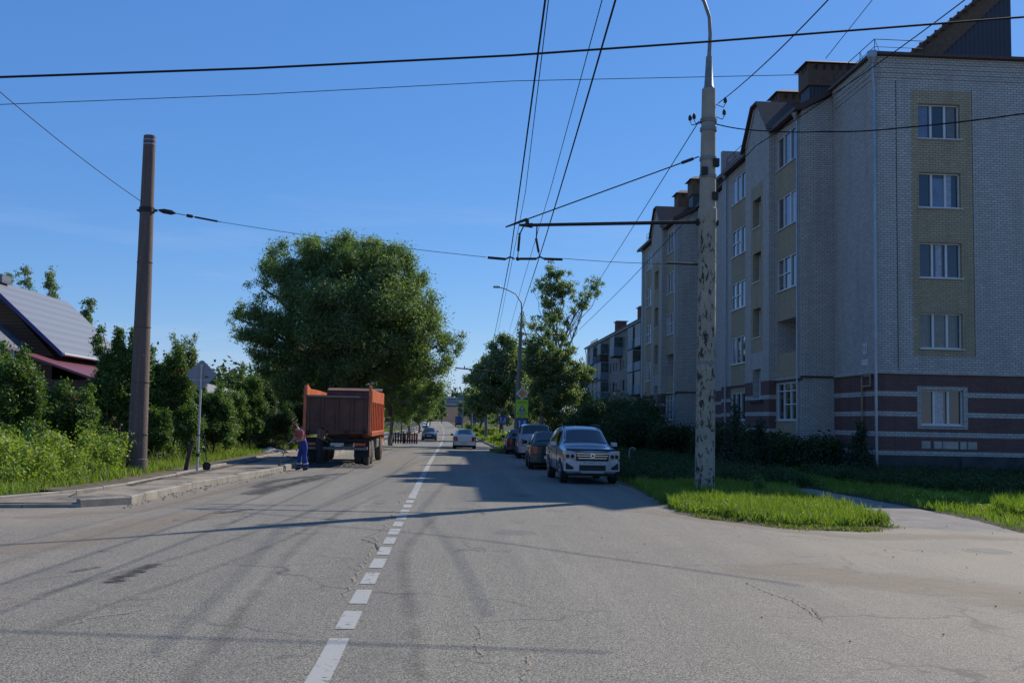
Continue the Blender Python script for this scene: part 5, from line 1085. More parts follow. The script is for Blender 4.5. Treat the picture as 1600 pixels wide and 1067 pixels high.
r_ = MB(); r_.prism([(-hw-.06, -.07, zb-.1), (-hw-.06, -.07, zt+.12), (-hw-.06, .12, zt+.12), (-hw-.06, .12, zb-.1)], (.1, 0, 0)); r_.prism([(hw-.04, -.07, zb-.1), (hw-.04, -.07, zt+.1), (hw-.04, .12, zt+.1), (hw-.04, .12, zb-.1)], (.1, 0, 0)); r_.build('corner_post', M['orange'], bed)
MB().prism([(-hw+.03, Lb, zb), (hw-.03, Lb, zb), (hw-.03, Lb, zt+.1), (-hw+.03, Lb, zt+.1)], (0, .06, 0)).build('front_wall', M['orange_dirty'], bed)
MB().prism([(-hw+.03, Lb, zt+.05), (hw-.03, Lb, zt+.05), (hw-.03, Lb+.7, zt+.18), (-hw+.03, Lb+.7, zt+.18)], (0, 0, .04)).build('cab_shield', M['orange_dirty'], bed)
mb = MB(); P = [[(-hw+.06+(2*hw-.12)*i/10, .05+(Lb-.1)*j/14, zb+.35+.35*sin(pi*i/10)*sin(pi*j/14)+random.uniform(-.04, .04)) for i in range(11)] for j in range(15)]; mb.grid(P).build('asphalt_load', M['hot_asphalt'], dt)
MB().box(-.45, -.33, .5, 8.0, .85, 1.1).box(.33, .45, .5, 8.0, .85, 1.1).box(-.5, .5, .5, .62, .85, 1.2).box(-1.15, 1.15, .35, .45, .95, 1.05).build('chassis', M['black'], dt)
MB().bbox(-1.2, 1.2, .2, .32, .62, .74, .02).build('underrun_bar', M['steel_paint'], dt)
MB().box(-.26, .26, .17, .195, .78, .9).build('licence_plate', M['plate'], dt)
for xq in (-1.1, -.4, .4, 1.1): MB().tube([(xq-.06, -.11, zb+.02), (xq+.06, -.11, zb+.02)], .035, 6).build('hinge', M['iron'], tg)
for s_ in (1, -1):
    MB().bbox(s_*.9-.22, s_*.9+.22, .12, .2, .78, .92, .02).build('taillight', M['lamp_red'], dt)
    MB().box(s_*.95-.3, s_*.95+.3, .42, .44, .35, 1.1).build('mudflap', M['rubber'], dt)
    for y_ in (1.25, 2.6, 6.75):
        dual = y_ < 5
        w0 = .62 if dual else .95
        mb = MB(); 
        for (a, b_) in (((w0, w0+.27), (w0+.31, w0+.58)) if dual else ((w0, w0+.28),)): mb.tube([(s_*a, y_, .5), (s_*(a+.04), y_, .5), (s_*(b_-.04), y_, .5), (s_*b_, y_, .5)], [.45, .5, .5, .45], 24)
        wh = mb.build('wheel', M['rubber_dusty'], dt, smooth=50); e_ = w0+.58 if dual else w0+.28
        MB().tube([(s_*(e_-.02), y_, .5), (s_*(e_+.01), y_, .5)], [.27, .22], 18).build('rim', M['orange_dirty'], wh)
cabm = MB(); cabm.prism([(-1.2, 6.35, 1.0), (-1.2, 6.35, 2.7), (-1.2, 6.6, 2.85), (-1.2, 7.7, 2.85), (-1.2, 8.15, 1.9), (-1.2, 8.2, .75), (-1.2, 7.4, .75), (-1.2, 7.3, 1.0)], (2.4, 0, 0)); cb_ = cabm.build('cab', M['orange'], dt)
for s_ in (1, -1):
    MB().prism([(s_*1.203, 6.75, 1.95), (s_*1.203, 7.6, 1.95), (s_*1.203, 7.5, 2.6), (s_*1.203, 6.75, 2.6)], (s_*.01, 0, 0)).build('side_window', M['glass_car'], cb_)
    MB().bbox(s_*1.5-.09, s_*1.5+.09, 7.8, 7.88, 2.0, 2.55, .02).tube([(s_*1.2, 7.85, 2.7), (s_*1.5, 7.85, 2.5)], .02, 5).build('mirror', M['black'], cb_)
MB().prism([(-1.05, 8.14, 2.0), (1.05, 8.14, 2.0), (1.0, 7.78, 2.72), (-1.0, 7.78, 2.72)], (0, .03, .01)).build('windshield', M['glass_car'], cb_)
MB().bbox(.75, 1.2, 4.3, 5.6, .6, 1.05, .06).build('fuel_tank', M['steel_paint'], dt)
MB().prism([(.93, 6.1, 1.1), (1.28, 6.1, 1.1), (1.28, 6.25, 1.22), (1.28, 7.3, 1.22), (1.28, 7.4, 1.0), (.93, 7.4, 1.0)], (0, 0, .04)).build('mudguard', M['black'], dt)
tag(MB().grid([[(x+random.uniform(-.05, .05), y+random.uniform(-.05, .05), .01+max(0, .16*(1-((x+4.6)/1.5)**2-((y-40.4)/1.1)**2))*random.uniform(.5, 1.4)) for x in np.linspace(-6.0, -3.1, 30)] for y in np.linspace(39.3, 41.6, 18)]).build('asphalt_heap', M['hot_asphalt']), 'low heap of fresh dark asphalt spilled behind the dump truck', 'asphalt heap')
# ================================================================ PEOPLE
def skin(name, mat, joints, edges, rad, parent, root=0, sub=1):
    me = bpy.data.meshes.new(name); me.from_pydata([Vector(j) for j in joints], edges, []); o = link_mesh(name, me, mat, parent)
    sk = o.modifiers.new('skin', 'SKIN'); sk.use_smooth_shade = True
    lay = me.skin_vertices[0] if len(me.skin_vertices) else None
    if lay is None:
        bpy.context.view_layer.objects.active = o; lay = me.skin_vertices[0] if len(me.skin_vertices) else None
    for i, r_ in enumerate(rad):
        lay.data[i].radius = r_ if hasattr(r_, '__len__') else (r_, r_)
        lay.data[i].use_root = (i == root)
    sb_ = o.modifiers.new('sub', 'SUBSURF'); sb_.levels = sub; sb_.render_levels = sub+1
    return o
def figure(loc, rz, label, shirt, legs, cap, bare=False, lean=.42, tool=None):
    root = empty('person', loc, label, 'person', rz=rz)       # faces -Y locally, leaning forward
    hip = Vector((0, .06, .93)); sp = lambda t, x=0: hip+Vector((x, -sin(lean)*t, cos(lean)*t))
    chest, neck = sp(.42), sp(.54); head = neck+Vector((0, -.11, .07)); crown = head+Vector((0, -.06, .10))
    sL, sR = sp(.47, -.18), sp(.47, .18); eL = sL+Vector((-.07, -.10, -.27)); eR = sR+Vector((.08, -.02, -.27)); hL = eL+Vector((.12, -.2, -.12)); hR = eR+Vector((-.05, -.24, -.06))
    kL, kR = Vector((-.12, -.05, .50)), Vector((.12, .02, .50)); aL_, aR_ = Vector((-.15, -.02, .09)), Vector((.14, .12, .09)); tL, tR = aL_+Vector((-.01, -.16, -.05)), aR_+Vector((.01, -.16, -.05))
    J = [hip, sp(.2), chest, neck, head, crown, sL, eL, hL, sR, eR, hR, hip+Vector((-.1, 0, -.05)), kL, aL_, hip+Vector((.1, 0, -.05)), kR, aR_]
    E_ = [(0, 1), (1, 2), (2, 3), (3, 4), (4, 5), (2, 6), (6, 7), (7, 8), (2, 9), (9, 10), (10, 11), (0, 12), (12, 13), (13, 14), (0, 15), (15, 16), (16, 17)]
    Rr = [(.13, .1), (.13, .1), (.15, .1), .055, (.078, .09), (.07, .085), .062, .043, .03, .062, .043, .03, .085, .06, .04, .085, .06, .04]
    sk_ = M['skin_shade'] if bare else M['skin']
    body = skin('body', sk_, J, E_, Rr, root)
    for hnd, sx_ in ((hL, -1), (hR, 1)):      # hands: palm, four fingers and thumb, closed on the tool
        d = Vector((0, -1, -.35)).normalized(); pj = [hnd, hnd+d*.05]; pe = [(0, 1)]; pr_ = [.028, .03]
        for k, off in enumerate((-.027, -.009, .009, .027)):
            b0 = len(pj); l_ = (.03, .036, .034, .026)[k]
            pj += [hnd+d*.075+Vector((off, 0, 0)), hnd+d*(.075+l_)+Vector((off, 0, -.01)), hnd+d*(.07+l_)+Vector((off, .012, -.035))]; pe += [(1, b0), (b0, b0+1), (b0+1, b0+2)]; pr_ += [.009, .0085, .008]
        b0 = len(pj); pj += [hnd+d*.035+Vector((-sx_*.035, -.005, .0)), hnd+d*.06+Vector((-sx_*.045, -.01, -.02))]; pe += [(1, b0), (b0, b0+1)]; pr_ += [.011, .009]
        skin('hand', sk_, pj, pe, pr_, body, sub=0)
    if not bare:
        J2 = [hip+Vector((0, 0, .05)), sp(.2), chest, sp(.5), sL, sL.lerp(eL, .7), sR, sR.lerp(eR, .7)]; skin('shirt', shirt, J2, [(0, 1), (1, 2), (2, 3), (2, 4), (4, 5), (2, 6), (6, 7)], [(.14, .11), (.145, .115), (.165, .12), (.09, .08), .075, .062, .075, .062], root)
    J3 = [hip, sp(.24), hip+Vector((-.1, 0, -.06)), kL, aL_+Vector((0, 0, .02)), hip+Vector((.1, 0, -.06)), kR, aR_+Vector((0, 0, .02))]
    skin('trousers', legs, J3, [(0, 1), (0, 2), (2, 3), (3, 4), (0, 5), (5, 6), (6, 7)], [(.155, .125), (.152, .124), .108, .088, .085, .108, .088, .085], root)
    if not bare:
        mb = MB()
        for s_ in (-1, 1): mb.tube([sp(.2, s_*.02)+Vector((0, .13, .02)), sp(.36, s_*.06)+Vector((0, .135, .03)), sp(.5, s_*.1)+Vector((0, .08, .06)), sp(.5, s_*.1)+Vector((0, -.04, .06))], .022, 6)
        mb.prism([sp(.18, -.1)+Vector((0, .13, 0)), sp(.18, .1)+Vector((0, .13, 0)), sp(.34, .04)+Vector((0, .135, .02)), sp(.34, -.04)+Vector((0, .135, .02))], (0, .012, .005)); mb.build('dungaree_strap', legs, root, smooth=60)
        mb = MB()
        for a_, k_ in ((aL_, kL), (aR_, kR)): c_ = a_.lerp(k_, .38); u_ = (k_-a_)*.05; mb.tube([c_-u_, c_+u_], .094, 12)
        mb.build('reflective_band', M['reflect'], root)
    for a_, t_ in ((aL_, tL), (aR_, tR)): skin('boot', M['boot'], [a_+Vector((0, .02, .05)), a_+Vector((0, .02, -.035)), t_], [(0, 1), (1, 2)], [.062, .05, .042], root)
    hm = MB(); hm.sphere(head+Vector((0, -.03, .045)), (.088, .098, .095), 12, 8); hm.prism([head+Vector((-.07, -.1, .08)), head+Vector((.07, -.1, .08)), head+Vector((.05, -.2, .05)), head+Vector((-.05, -.2, .05))], (0, 0, .012)); hm.build('cap' if cap else 'hair', cap or M['hair'], root, smooth=60)
    f = MB(); f.sphere(head+Vector((0, -.11, -.015)), (.013, .02, .018), 6, 4)
    for s_ in (-1, 1): f.sphere(head+Vector((s_*.082, -.01, .0)), (.012, .022, .03), 6, 4)
    f.build('nose_and_ears', sk_, body, smooth=60); f = MB()
    for s_ in (-1, 1): f.sphere(head+Vector((s_*.03, -.098, .012)), (.011, .006, .007), 6, 4)
    f.box(-.022, .022, (head.y-.1), (head.y-.092), head.z-.055, head.z-.048); f.build('eyes_and_mouth', M['hair'], body)
    return root, hL, hR
wk, hl_, hr_ = figure(Vector((-5.28, 36.95, .004)), radians(-55), 'person in red shirt, red cap and blue dungarees bending over the kerb', M['shirt_red'], M['blue_cloth'], M['cap_red'])
def world_of(root, p): return root.matrix_basis @ p
rot = Matrix.Rotation(radians(-55), 3, 'Z'); pa = Vector((-5.28, 36.95, 0))+rot @ (hr_+Vector((0, -.06, -.02))); pb_ = Vector((-5.28, 36.95, 0))+rot @ (hl_+Vector((0, -.06, -.02)))
dv = (pb_-pa); dv.z -= .18; dv.normalize(); pe_ = pb_+dv*.62; pe_.z = .22
rk = empty('rake', (pe_.x, pe_.y, .2), 'wooden-handled rake held low by the person in blue dungarees', 'rake'); MB().tube([pa-dv*.25, pb_, pe_], .016, 6).build('handle', M['pole_grey'], rk, world=True); MB().box(pe_.x-.02, pe_.x+.02, pe_.y-.18, pe_.y+.18, .14, .24).build('head', M['iron'], rk, world=True)
figure(Vector((-5.05, 40.05, .004)), radians(60), 'bare-chested person in dark trousers standing in the shade against the tailgate', M['dark_cloth'], M['dark_cloth'], M['cap_red'], bare=True, lean=.25)
# ================================================================ BARRIERS, RAILINGS, OVERPASS
def barrier(x, y, lab, mat, w_=1.0):
    r = empty('wooden_barrier', (x, y, gz(y)), lab, 'barrier', 'board barriers on the road by the left kerb')
    for i in range(6): MB().bbox(-w_/2+i*w_/5-.08, -w_/2+i*w_/5+.08, -.02, .01, .05, 1.02+random.uniform(-.08, .08), .005).build('board', mat, r)
    for z in (.3, .8): MB().box(-w_/2-.05, w_/2+.05, .012, .05, z, z+.09).build('rail', mat, r)
    for sx_ in (-1, 1): MB().prism([(sx_*w_/2, -.25, 0), (sx_*w_/2, .3, 0), (sx_*w_/2, .05, .8)], (.05, 0, 0)).build('foot', mat, r)
barrier(-4.9, 93, 'dark wooden slatted barrier standing at the left kerb', M['wood_dark'], 1.15); barrier(-3.65, 93.2, 'red-brown wooden slatted barrier next to the dark one', M['wood_red'], 1.05)
for i, Y0_ in enumerate((92, 104, 117, 132, 150, 172, 200)):
    r = empty('pedestrian_railing', (-6.3+cx(Y0_), Y0_, gz(Y0_)), f'whitewashed low railing section along the left kerb, {["nearest", "second", "third", "fourth", "fifth", "sixth", "farthest"][i]} of seven', 'railing', 'low white railings along the left kerb')
    n = 6; Ls = 10 if i < 4 else 16
    for k in range(n+1): MB().box(-.05, .05, Ls*k/n-.05, Ls*k/n+.05, -.1, .95).build('post', M['rail_white'], r)
    for z in (.45, .85): MB().box(-.03, .03, .05, Ls-.05, z, z+.07).build('rail', M['rail_white'], r)
    MB().box(-.02, .02, .1, Ls-.1, .1, .16).build('rail', M['rail_white'], r)
OY = 545; ov = empty('overpass', (-10, OY, 1.0), 'low concrete overpass with pale deck edge closing the far end of the street', 'overpass')
MB().box(-60, 55, OY, OY+12, 9.0, 10.2).build('deck', M['pole_grey'], ov, world=True); MB().box(-60, 55, OY-.4, OY-.01, 9.6, 10.5).build('deck_edge', M['rail_white'], ov, world=True)
for x_ in (-46, -22.5, 4, 24, 40): MB().box(x_-.9, x_+.9, OY+2, OY+10, 0, 9.0).build('pier', M['pole_grey'], ov, world=True)
MB().box(-60, 55, OY+11, OY+11.5, 12.1, 12.4).build('guard_rail', M['galv'], ov, world=True)
mb = MB()
for i in range(24): mb.box(-60+i*5, -59.8+i*5, OY+11, OY+11.3, 10.2, 12.1)
mb.build('guard_post', M['galv'], ov, world=True)
fb2 = MB().prism([(-60, OY+14, 1), (-60, OY+30, 9.0), (-60, OY+30, -1), (-60, OY+14, -1)], (115, 0, 0)).build('embankment', M['wood_dark']); tag(fb2, kind='structure')
bw = empty('warehouse', (-8, OY+60, 0), 'long grey-blue flat building roofline just above the overpass', 'building'); MB().box(-40, 40, OY+60, OY+90, 0, 14.5).build('wall', M['sign_back'], bw, world=True); MB().box(-41, 41, OY+59, OY+91, 14.5, 15).build('roof', M['metal_white'], bw, world=True)
gt = empty('gantry_sign', (4, OY-2, 0), 'small pale green board above the overpass deck at the far end', 'road sign'); q = atY(721, 620, OY-2); MB().box(q.x-1.8, q.x+1.8, OY-2.1, OY-2, q.z-1.6, q.z+1.6).build('board', M['balcony_green'], gt, world=True); MB().box(q.x-.1, q.x+.1, OY-2, OY-1.8, 0, q.z+1).build('post', M['galv'], gt, world=True)
# pale slab in the grass
p = G(430, 702, .1); s_ = MB(); s_.grid([[(x, y, .02+.22*sin(pi*i/8)*sin(pi*j/5)*random.uniform(.7, 1.2)) for i, x in enumerate(np.linspace(-.8, .8, 9))] for j, y in enumerate(np.linspace(-1.0, 1.0, 6))])
o = s_.build('sheet', M['concrete'], loc=(0, 0, 0)); o.location = (p.x, 52.5, .11); o.location.x = (430-706)/1600*52.5; tag(o, 'crumpled pale sheet lying on the grass left of the truck', 'tarpaulin')
rubble = MB()
for k in range(14): a = G(random.uniform(440, 462), random.uniform(716, 722), .12); rubble.bbox(a.x-.08, a.x+.09, a.y-.06, a.y+.08, .12, .12+random.uniform(.05, .14), .02)
tag(rubble.build('rubble', M['kerb'], loc=(0, 0, 0)), 'small broken kerb rubble lying beside the bending person', 'rubble', kind='stuff')
# ================================================================ VEGETATION
def px_ell(cx_, cy_, rx_, ry_, Y, depth=None, n=6, rc=None):
    a = atY(cx_, cy_, Y); s_ = Y/1600.; r = (rx_*s_, (depth if depth else rx_*s_*.85), ry_*s_); return a, r, n, (rc or min(r[0], r[2])*.45)
def tree_px(name, label, cat, xb, Y, ells, nleaf, size, lmat, bmat=None, rt=.2, limbs=6, group=None, ztop=None, droop=0, elong=.45, lean=0, twigs=0, zb=0., fill=.45):
    """ells: photo-surveyed crown lobes (cx, cy, rx, ry, nclumps, depth factor)"""
    gx = atY(xb, 650, Y).x; base = Vector((gx, Y, gz(Y)+zb)); cl = []; tops = []
    for e_ in ells:
        cx_, cy_, rx_, ry_, n = e_[:5]; a, r, _, rc = px_ell(cx_, cy_, rx_, ry_, Y, None, n, None)
        off = e_[5]*Y/1600. if len(e_) > 5 else 0
        c = a-base+Vector((0, off, 0)); cl += ell(c, r, n, rc); tops.append((c, r))
    zt_ = max(t[0].z for t in tops)
    st_ = []; tr = Vector((lean, 0, zt_*.55)); st_.append(((0, 0, -.2), tr, rt, rt*.6))
    for c, r in tops: st_.append((tr*random.uniform(.45, .95), c+Vector((0, 0, r[2]*.2)), rt*.5, rt*.12))
    for k in range(twigs):
        q = random.choice(cl)[0]; st_.append((tr*random.uniform(.5, 1.), q, rt*.25, rt*.06))
    return plant(name, label, cat, base, st_, cl, nleaf, size, lmat, bmat, group, elong, droop, fill)
# the great willow
tree_px('willow_tree', 'huge round-crowned willow towering behind the dump truck', 'tree', 545, 72, [(470, 425, 66, 55, 22, 0), (545, 408, 85, 46, 26, 10), (590, 440, 80, 60, 26, 0), (600, 520, 100, 80, 30, -20), (610, 440, 50, 50, 16, -20), (540, 500, 120, 70, 46, 0), (640, 500, 44, 55, 18, 10), (430, 520, 52, 50, 18, -10), (385, 490, 22, 20, 7, 0), (368, 500, 12, 16, 4, 0), (372, 522, 14, 12, 3, 0),
   (665, 560, 44, 55, 18, 0), (700, 535, 24, 24, 9, -10), (560, 590, 100, 50, 34, 20), (470, 590, 66, 55, 22, 30), (640, 625, 44, 34, 14, 0), (600, 400, 30, 25, 8, 0), (420, 560, 34, 40, 10, 0), (440, 630, 44, 30, 12, 40), (500, 395, 34, 28, 8, 0), (408, 455, 22, 26, 6, 0), (655, 455, 22, 28, 6, 0)],
   360000, .112, M['leaf_willow'], rt=.5, droop=.5, elong=.3, twigs=18, fill=.75)
for xb, Y, lb in ((612, 84, 'pale double-trunked tree seen under the willow crown at the kerb'), (640, 130, 'leafy tree beside the white railings at left')):
    tree_px('street_tree', lb, 'tree', xb, Y, [(xb-2, 610, 30, 32, 12, 0), (xb+14, 585, 26, 30, 8, 0), (xb+18, 635, 22, 20, 7, 0)], 22000, .14, M['leaf_willow'], M['bark_pale'], rt=.22)
for xb, Y, t_, lb in ((655, 180, 600, 'tree overhanging the left kerb beyond the railings'), (668, 240, 608, 'farther left kerb tree beside the far white car'), (672, 340, 617, 'farthest left kerb tree near the overpass'), (690, 430, 616, 'small dark tree silhouetted before the overpass')):
    tree_px('street_tree', lb, 'tree', xb, Y, [(xb-6, (t_+650)/2-6, 18 if xb < 690 else 10, (650-t_)/2.0, 12, 0), (xb, 645, 15 if xb < 690 else 6, 12, 6, 0)], 14000, .22 if Y < 300 else .3, M['leaf_rowan'], rt=.2, group='trees down the left kerb')
# right-hand poplars
tree_px('poplar_tree', 'tall sparse poplar with open upswept branches beside the apartment blocks', 'tree', 868, 92, [(868, 425, 14, 22, 6, 0), (862, 460, 20, 34, 14, 0), (848, 450, 18, 20, 7, 0), (882, 440, 20, 20, 8, 0), (905, 470, 20, 22, 8, 0), (925, 450, 18, 16, 7, 0), (866, 490, 18, 40, 12, 0), (930, 436, 10, 8, 3, 0), (865, 510, 22, 30, 9, 0), (840, 505, 14, 12, 4, 0), (885, 505, 14, 16, 5, 0), (862, 560, 36, 30, 14, 0), (830, 515, 16, 14, 4, 0), (815, 495, 7, 8, 2, 0)],
   19000, .095, M['leaf_poplar'], M['bark_pale'], rt=.2, twigs=26, elong=.6, fill=.95)
tree_px('poplar_tree', 'denser lower poplar with silvery leaves behind the row of parked cars', 'tree', 850, 84, [(848, 570, 30, 40, 22, 0), (882, 600, 26, 36, 16, 0), (860, 628, 42, 28, 20, 0), (832, 540, 14, 30, 9, 0), (818, 512, 9, 20, 5, 0), (888, 552, 18, 22, 7, 0), (864, 520, 16, 30, 8, 0), (906, 575, 12, 14, 5, 0)], 40000, .095, M['leaf_poplar'], M['bark_pale'], rt=.2, elong=.6, twigs=24, fill=.9)
tree_px('bushy_tree', 'sunlit yellow-green tree at the near corner of the older block', 'tree', 905, 104, [(900, 600, 22, 26, 10, 0), (912, 630, 18, 18, 6, 0), (922, 585, 12, 10, 3, 0)], 14000, .13, M['leaf_birch'], rt=.15, elong=.6)
tree_px('poplar_tree', 'broad dark green poplar group tree left of the street lamp pole', 'tree', 785, 118, [(790, 560, 26, 36, 14, 0), (770, 590, 32, 34, 14, 0), (800, 610, 30, 34, 12, 0), (760, 620, 30, 26, 10, 0), (795, 535, 14, 16, 5, 0), (780, 645, 34, 18, 8, 0)], 42000, .15, M['leaf_poplar'], rt=.3, elong=.6, twigs=10)
tree_px('poplar_tree', 'slimmer poplar standing between the lamp pole and the silvery poplar', 'tree', 822, 125, [(822, 560, 18, 34, 9, 0), (825, 610, 22, 34, 10, 0), (820, 640, 26, 20, 6, 0)], 18000, .15, M['leaf_poplar'], rt=.22, elong=.6)
tree_px('street_tree', 'tree leaning over the right lane, its crown left of the dark poplar group', 'tree', 752, 170, [(742, 598, 16, 18, 7, 0), (750, 620, 22, 22, 9, 0), (735, 612, 8, 7, 2, 0), (758, 640, 20, 16, 6, 0)], 15000, .2, M['leaf_poplar'], rt=.25)
tree_px('street_tree', 'small pale green tree beside the far blue lorry', 'tree', 736, 300, [(728, 640, 16, 9, 9, 0), (742, 645, 12, 12, 6, 0), (722, 633, 9, 5, 3, 0)], 9000, .26, M['leaf_birch'], rt=.2)
def bush(name, label, x, Y, r, h, n, size, lmat, group=None, cat='shrub', z0=0.06, x_is_px=False, flat=.8):
    X_ = atY(x, 650, Y).x if x_is_px else x
    cl = [((random.uniform(-r, r)*.6, random.uniform(-r, r)*.6, h*random.uniform(.25, .72)), (r*random.uniform(.35, .6), r*random.uniform(.35, .6), h*random.uniform(.22, .34))) for _ in range(9)]+[((0, 0, h*.3), (r*.8, r*.8, h*.32))]
    return plant(name, label, cat, Vector((X_, Y, gz(Y)+z0)), [((0, 0, -.05), (random.uniform(-.3, .3)*r, random.uniform(-.3, .3)*r, h*.75), .035, .012) for _ in range(5)], cl, n, size, lmat, None, group, .5)
# lime bushes along the right verge, far
for x_, Y, h, lb in ((5.6, 150, 1.6, 'lime bush under the second lamp pole'), (5.2, 190, 1.5, 'lime bush near the tiny blue sign'), (4.6, 235, 1.9, 'rounded lime bush right of the blue lorry'), (5.4, 100, 1.0, 'low weedy clump at the kerb beyond the blue arrow sign')):
    bush('bush', lb, x_, Y, 1.6, h, 4200, .13, M['leaf_lime'])
# dark bushes before the apartment blocks
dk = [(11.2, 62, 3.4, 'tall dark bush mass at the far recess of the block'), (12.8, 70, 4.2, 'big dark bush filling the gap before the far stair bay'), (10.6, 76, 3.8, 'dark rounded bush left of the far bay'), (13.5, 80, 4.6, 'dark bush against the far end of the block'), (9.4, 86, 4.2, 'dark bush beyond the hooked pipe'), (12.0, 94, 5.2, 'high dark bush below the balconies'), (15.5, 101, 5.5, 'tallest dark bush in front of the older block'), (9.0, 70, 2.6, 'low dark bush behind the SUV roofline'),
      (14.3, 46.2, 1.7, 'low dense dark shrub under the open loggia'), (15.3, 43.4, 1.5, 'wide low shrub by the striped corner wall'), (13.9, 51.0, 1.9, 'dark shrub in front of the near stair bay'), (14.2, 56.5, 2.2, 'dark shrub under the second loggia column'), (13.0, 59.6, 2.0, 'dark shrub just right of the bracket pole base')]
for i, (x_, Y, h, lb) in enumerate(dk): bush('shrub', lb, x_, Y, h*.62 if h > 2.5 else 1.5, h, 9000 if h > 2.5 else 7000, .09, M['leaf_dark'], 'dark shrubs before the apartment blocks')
def conifer(x, Y, h, lb):
    cl = [((random.uniform(-.12, .12), random.uniform(-.12, .12), h*t), ((1-t)*h*.24+.07, (1-t)*h*.24+.07, h*.085)) for t in np.linspace(.1, .97, 12)]
    plant('young_conifer', lb, 'tree', Vector((x, Y, gz(Y)+.05)), [((0, 0, -.1), (0, 0, h*.9), .05, .012)], cl, 5200, .07, M['needle'], None, 'young conifers by the wall', .3)
conifer(11.9, 42.6, 2.9, 'tallest young conifer, just right of the bracket pole'); conifer(13.2, 43.3, 2.1, 'middle young conifer before the maroon stripes'); conifer(16.25, 40.0, 2.1, 'young conifer standing at the striped corner by the gas pipe')
# rowans and shrubs of the left hedge
HG = 'rowans and shrubs of the left hedge'
def hedge(x, Y, w_, ytop, lmat, lb, n=16000, size=.085, spires=3, red=0):
    w_ *= 1.25; n = int(n*2.1); size *= .74
    X_ = atY(x, 650, Y).x; s_ = Y/1600.; htop = atY(x, ytop, Y).z; r = w_*s_
    cl = []
    for _ in range(34):
        t = random.random()**.8; q = r*(1.05-.55*t); cl.append(((random.uniform(-q, q), random.uniform(-q, q)*.7, (.1+.72*t)*htop), (r*random.uniform(.12, .34), r*random.uniform(.14, .34), htop*random.uniform(.04, .1))))
    st_ = []
    for k in range(spires):
        sx_ = random.uniform(-r, r)*.6; hh = htop*random.uniform(.86, 1.0); st_.append(((sx_*.4, 0, 0), (sx_, 0, hh*.98), .05, .012))
        for t in np.linspace(.6, 1.0, 6): cl.append(((sx_+random.uniform(-.14, .14)*r, random.uniform(-.2, .2)*r, hh*t), (r*(1.12-t)*.3+.05,)*2+(htop*random.uniform(.02, .05)+.03,)))
    def berries(root):
        mb = MB()
        for _ in range(red):
            c = random.choice(cl)[0]; c = (c[0]+random.uniform(-.3, .3), c[1]-.45*r, c[2]+random.uniform(-.3, .3))
            for k in range(10): mb.sphere((c[0]+random.gauss(0, .07), c[1]+random.gauss(0, .05), c[2]+random.gauss(0, .07)), .022, 5, 3)
        if red: mb.build('berries', M['berry'], root)
    return plant('rowan_shrub' if red else 'hedge_shrub', lb, 'shrub', Vector((X_, Y, .08)), st_, cl, n, size, lmat, None, HG, .42, extra=berries)
hedge(5, 33, 58, 540, M['leaf_rowan'], 'big rowan at the left picture edge below the porch roof', 26000, red=9)
hedge(95, 35, 50, 598, M['leaf_rowan'], 'rowan with orange berries before the maroon porch roof', 22000, red=5)
hedge(182, 37, 40, 520, M['leaf_rowan'], 'tall feathery rowan just left of the leaning concrete pole', 24000, spires=5)
hedge(192, 43, 30, 570, M['leaf_dark'], 'dark shrub directly behind the leaning pole', 12000)
hedge(262, 40, 42, 548, M['leaf_rowan'], 'rowan shrub between the leaning pole and the diamond sign', 20000, spires=5, red=3)
hedge(285, 47, 24, 520, M['leaf_birch'], 'slender pale shrub with a tall whip of leaves left of the diamond sign', 9000, spires=3)
hedge(330, 45, 34, 605, M['leaf_rowan'], 'low rowan right behind the diamond sign post', 14000, red=3)
hedge(355, 52, 30, 600, M['leaf_rowan'], 'mid green shrub in front of the slate roof', 9000, red=0)
hedge(388, 54, 22, 575, M['leaf_rowan'], 'narrow upright young tree right of the slate roof', 13000, spires=2)
hedge(415, 60, 20, 600, M['leaf_dark'], 'dark shrub at the foot of the big willow, left side', 9000)
hedge(228, 52, 40, 560, M['leaf_dark'], 'dark shrub behind the hedge gap beside the pole', 12000)
hedge(52, 42, 44, 585, M['leaf_dark'], 'dark shrub filling the hedge behind the leftmost rowan', 14000)
hedge(440, 53, 26, 640, M['leaf_dark'], 'low dark shrub added to hide the sunlit fence just left of the truck', 9000)  # this shrub and the next are added to keep the sunlit fence dark
hedge(462, 58, 24, 620, M['leaf_dark'], 'taller dark shrub added to deepen the willow shade at the truck outline', 11000)
hedge(400, 64, 26, 590, M['leaf_rowan'], 'green shrub behind the narrow upright young tree', 9000)
hedge(128, 40, 34, 610, M['leaf_dark'], 'dark low shrub between the two rowans left of the pole', 11000)
hedge(240, 37, 26, 640, M['leaf_rowan'], 'low leafy shrub at the right foot of the leaning pole', 8000)
# birches behind the house
for x_, Y, t_, w_, lb in ((38, 92, 415, 20, 'birch crown just over the left end of the grey roof'), (82, 88, 418, 18, 'taller narrow birch rising over the middle of the grey roof'), (138, 80, 465, 18, 'young aspen behind the right slope of the grey roof'), (15, 96, 425, 14, 'thin birch at the left picture edge above the ridge')):
    tree_px('birch_tree', lb, 'tree', x_, Y, [(x_, t_+16, w_*.5, 16, 5, 0), (x_-2, t_+45, w_*.75, 24, 7, 0), (x_+3, t_+85, w_*.9, 34, 8, 0), (x_, t_+140, w_*1.2, 40, 8, 0)], 8500, .11, M['leaf_birch'], M['bark_pale'], rt=.14, droop=.8, elong=.5, twigs=6)
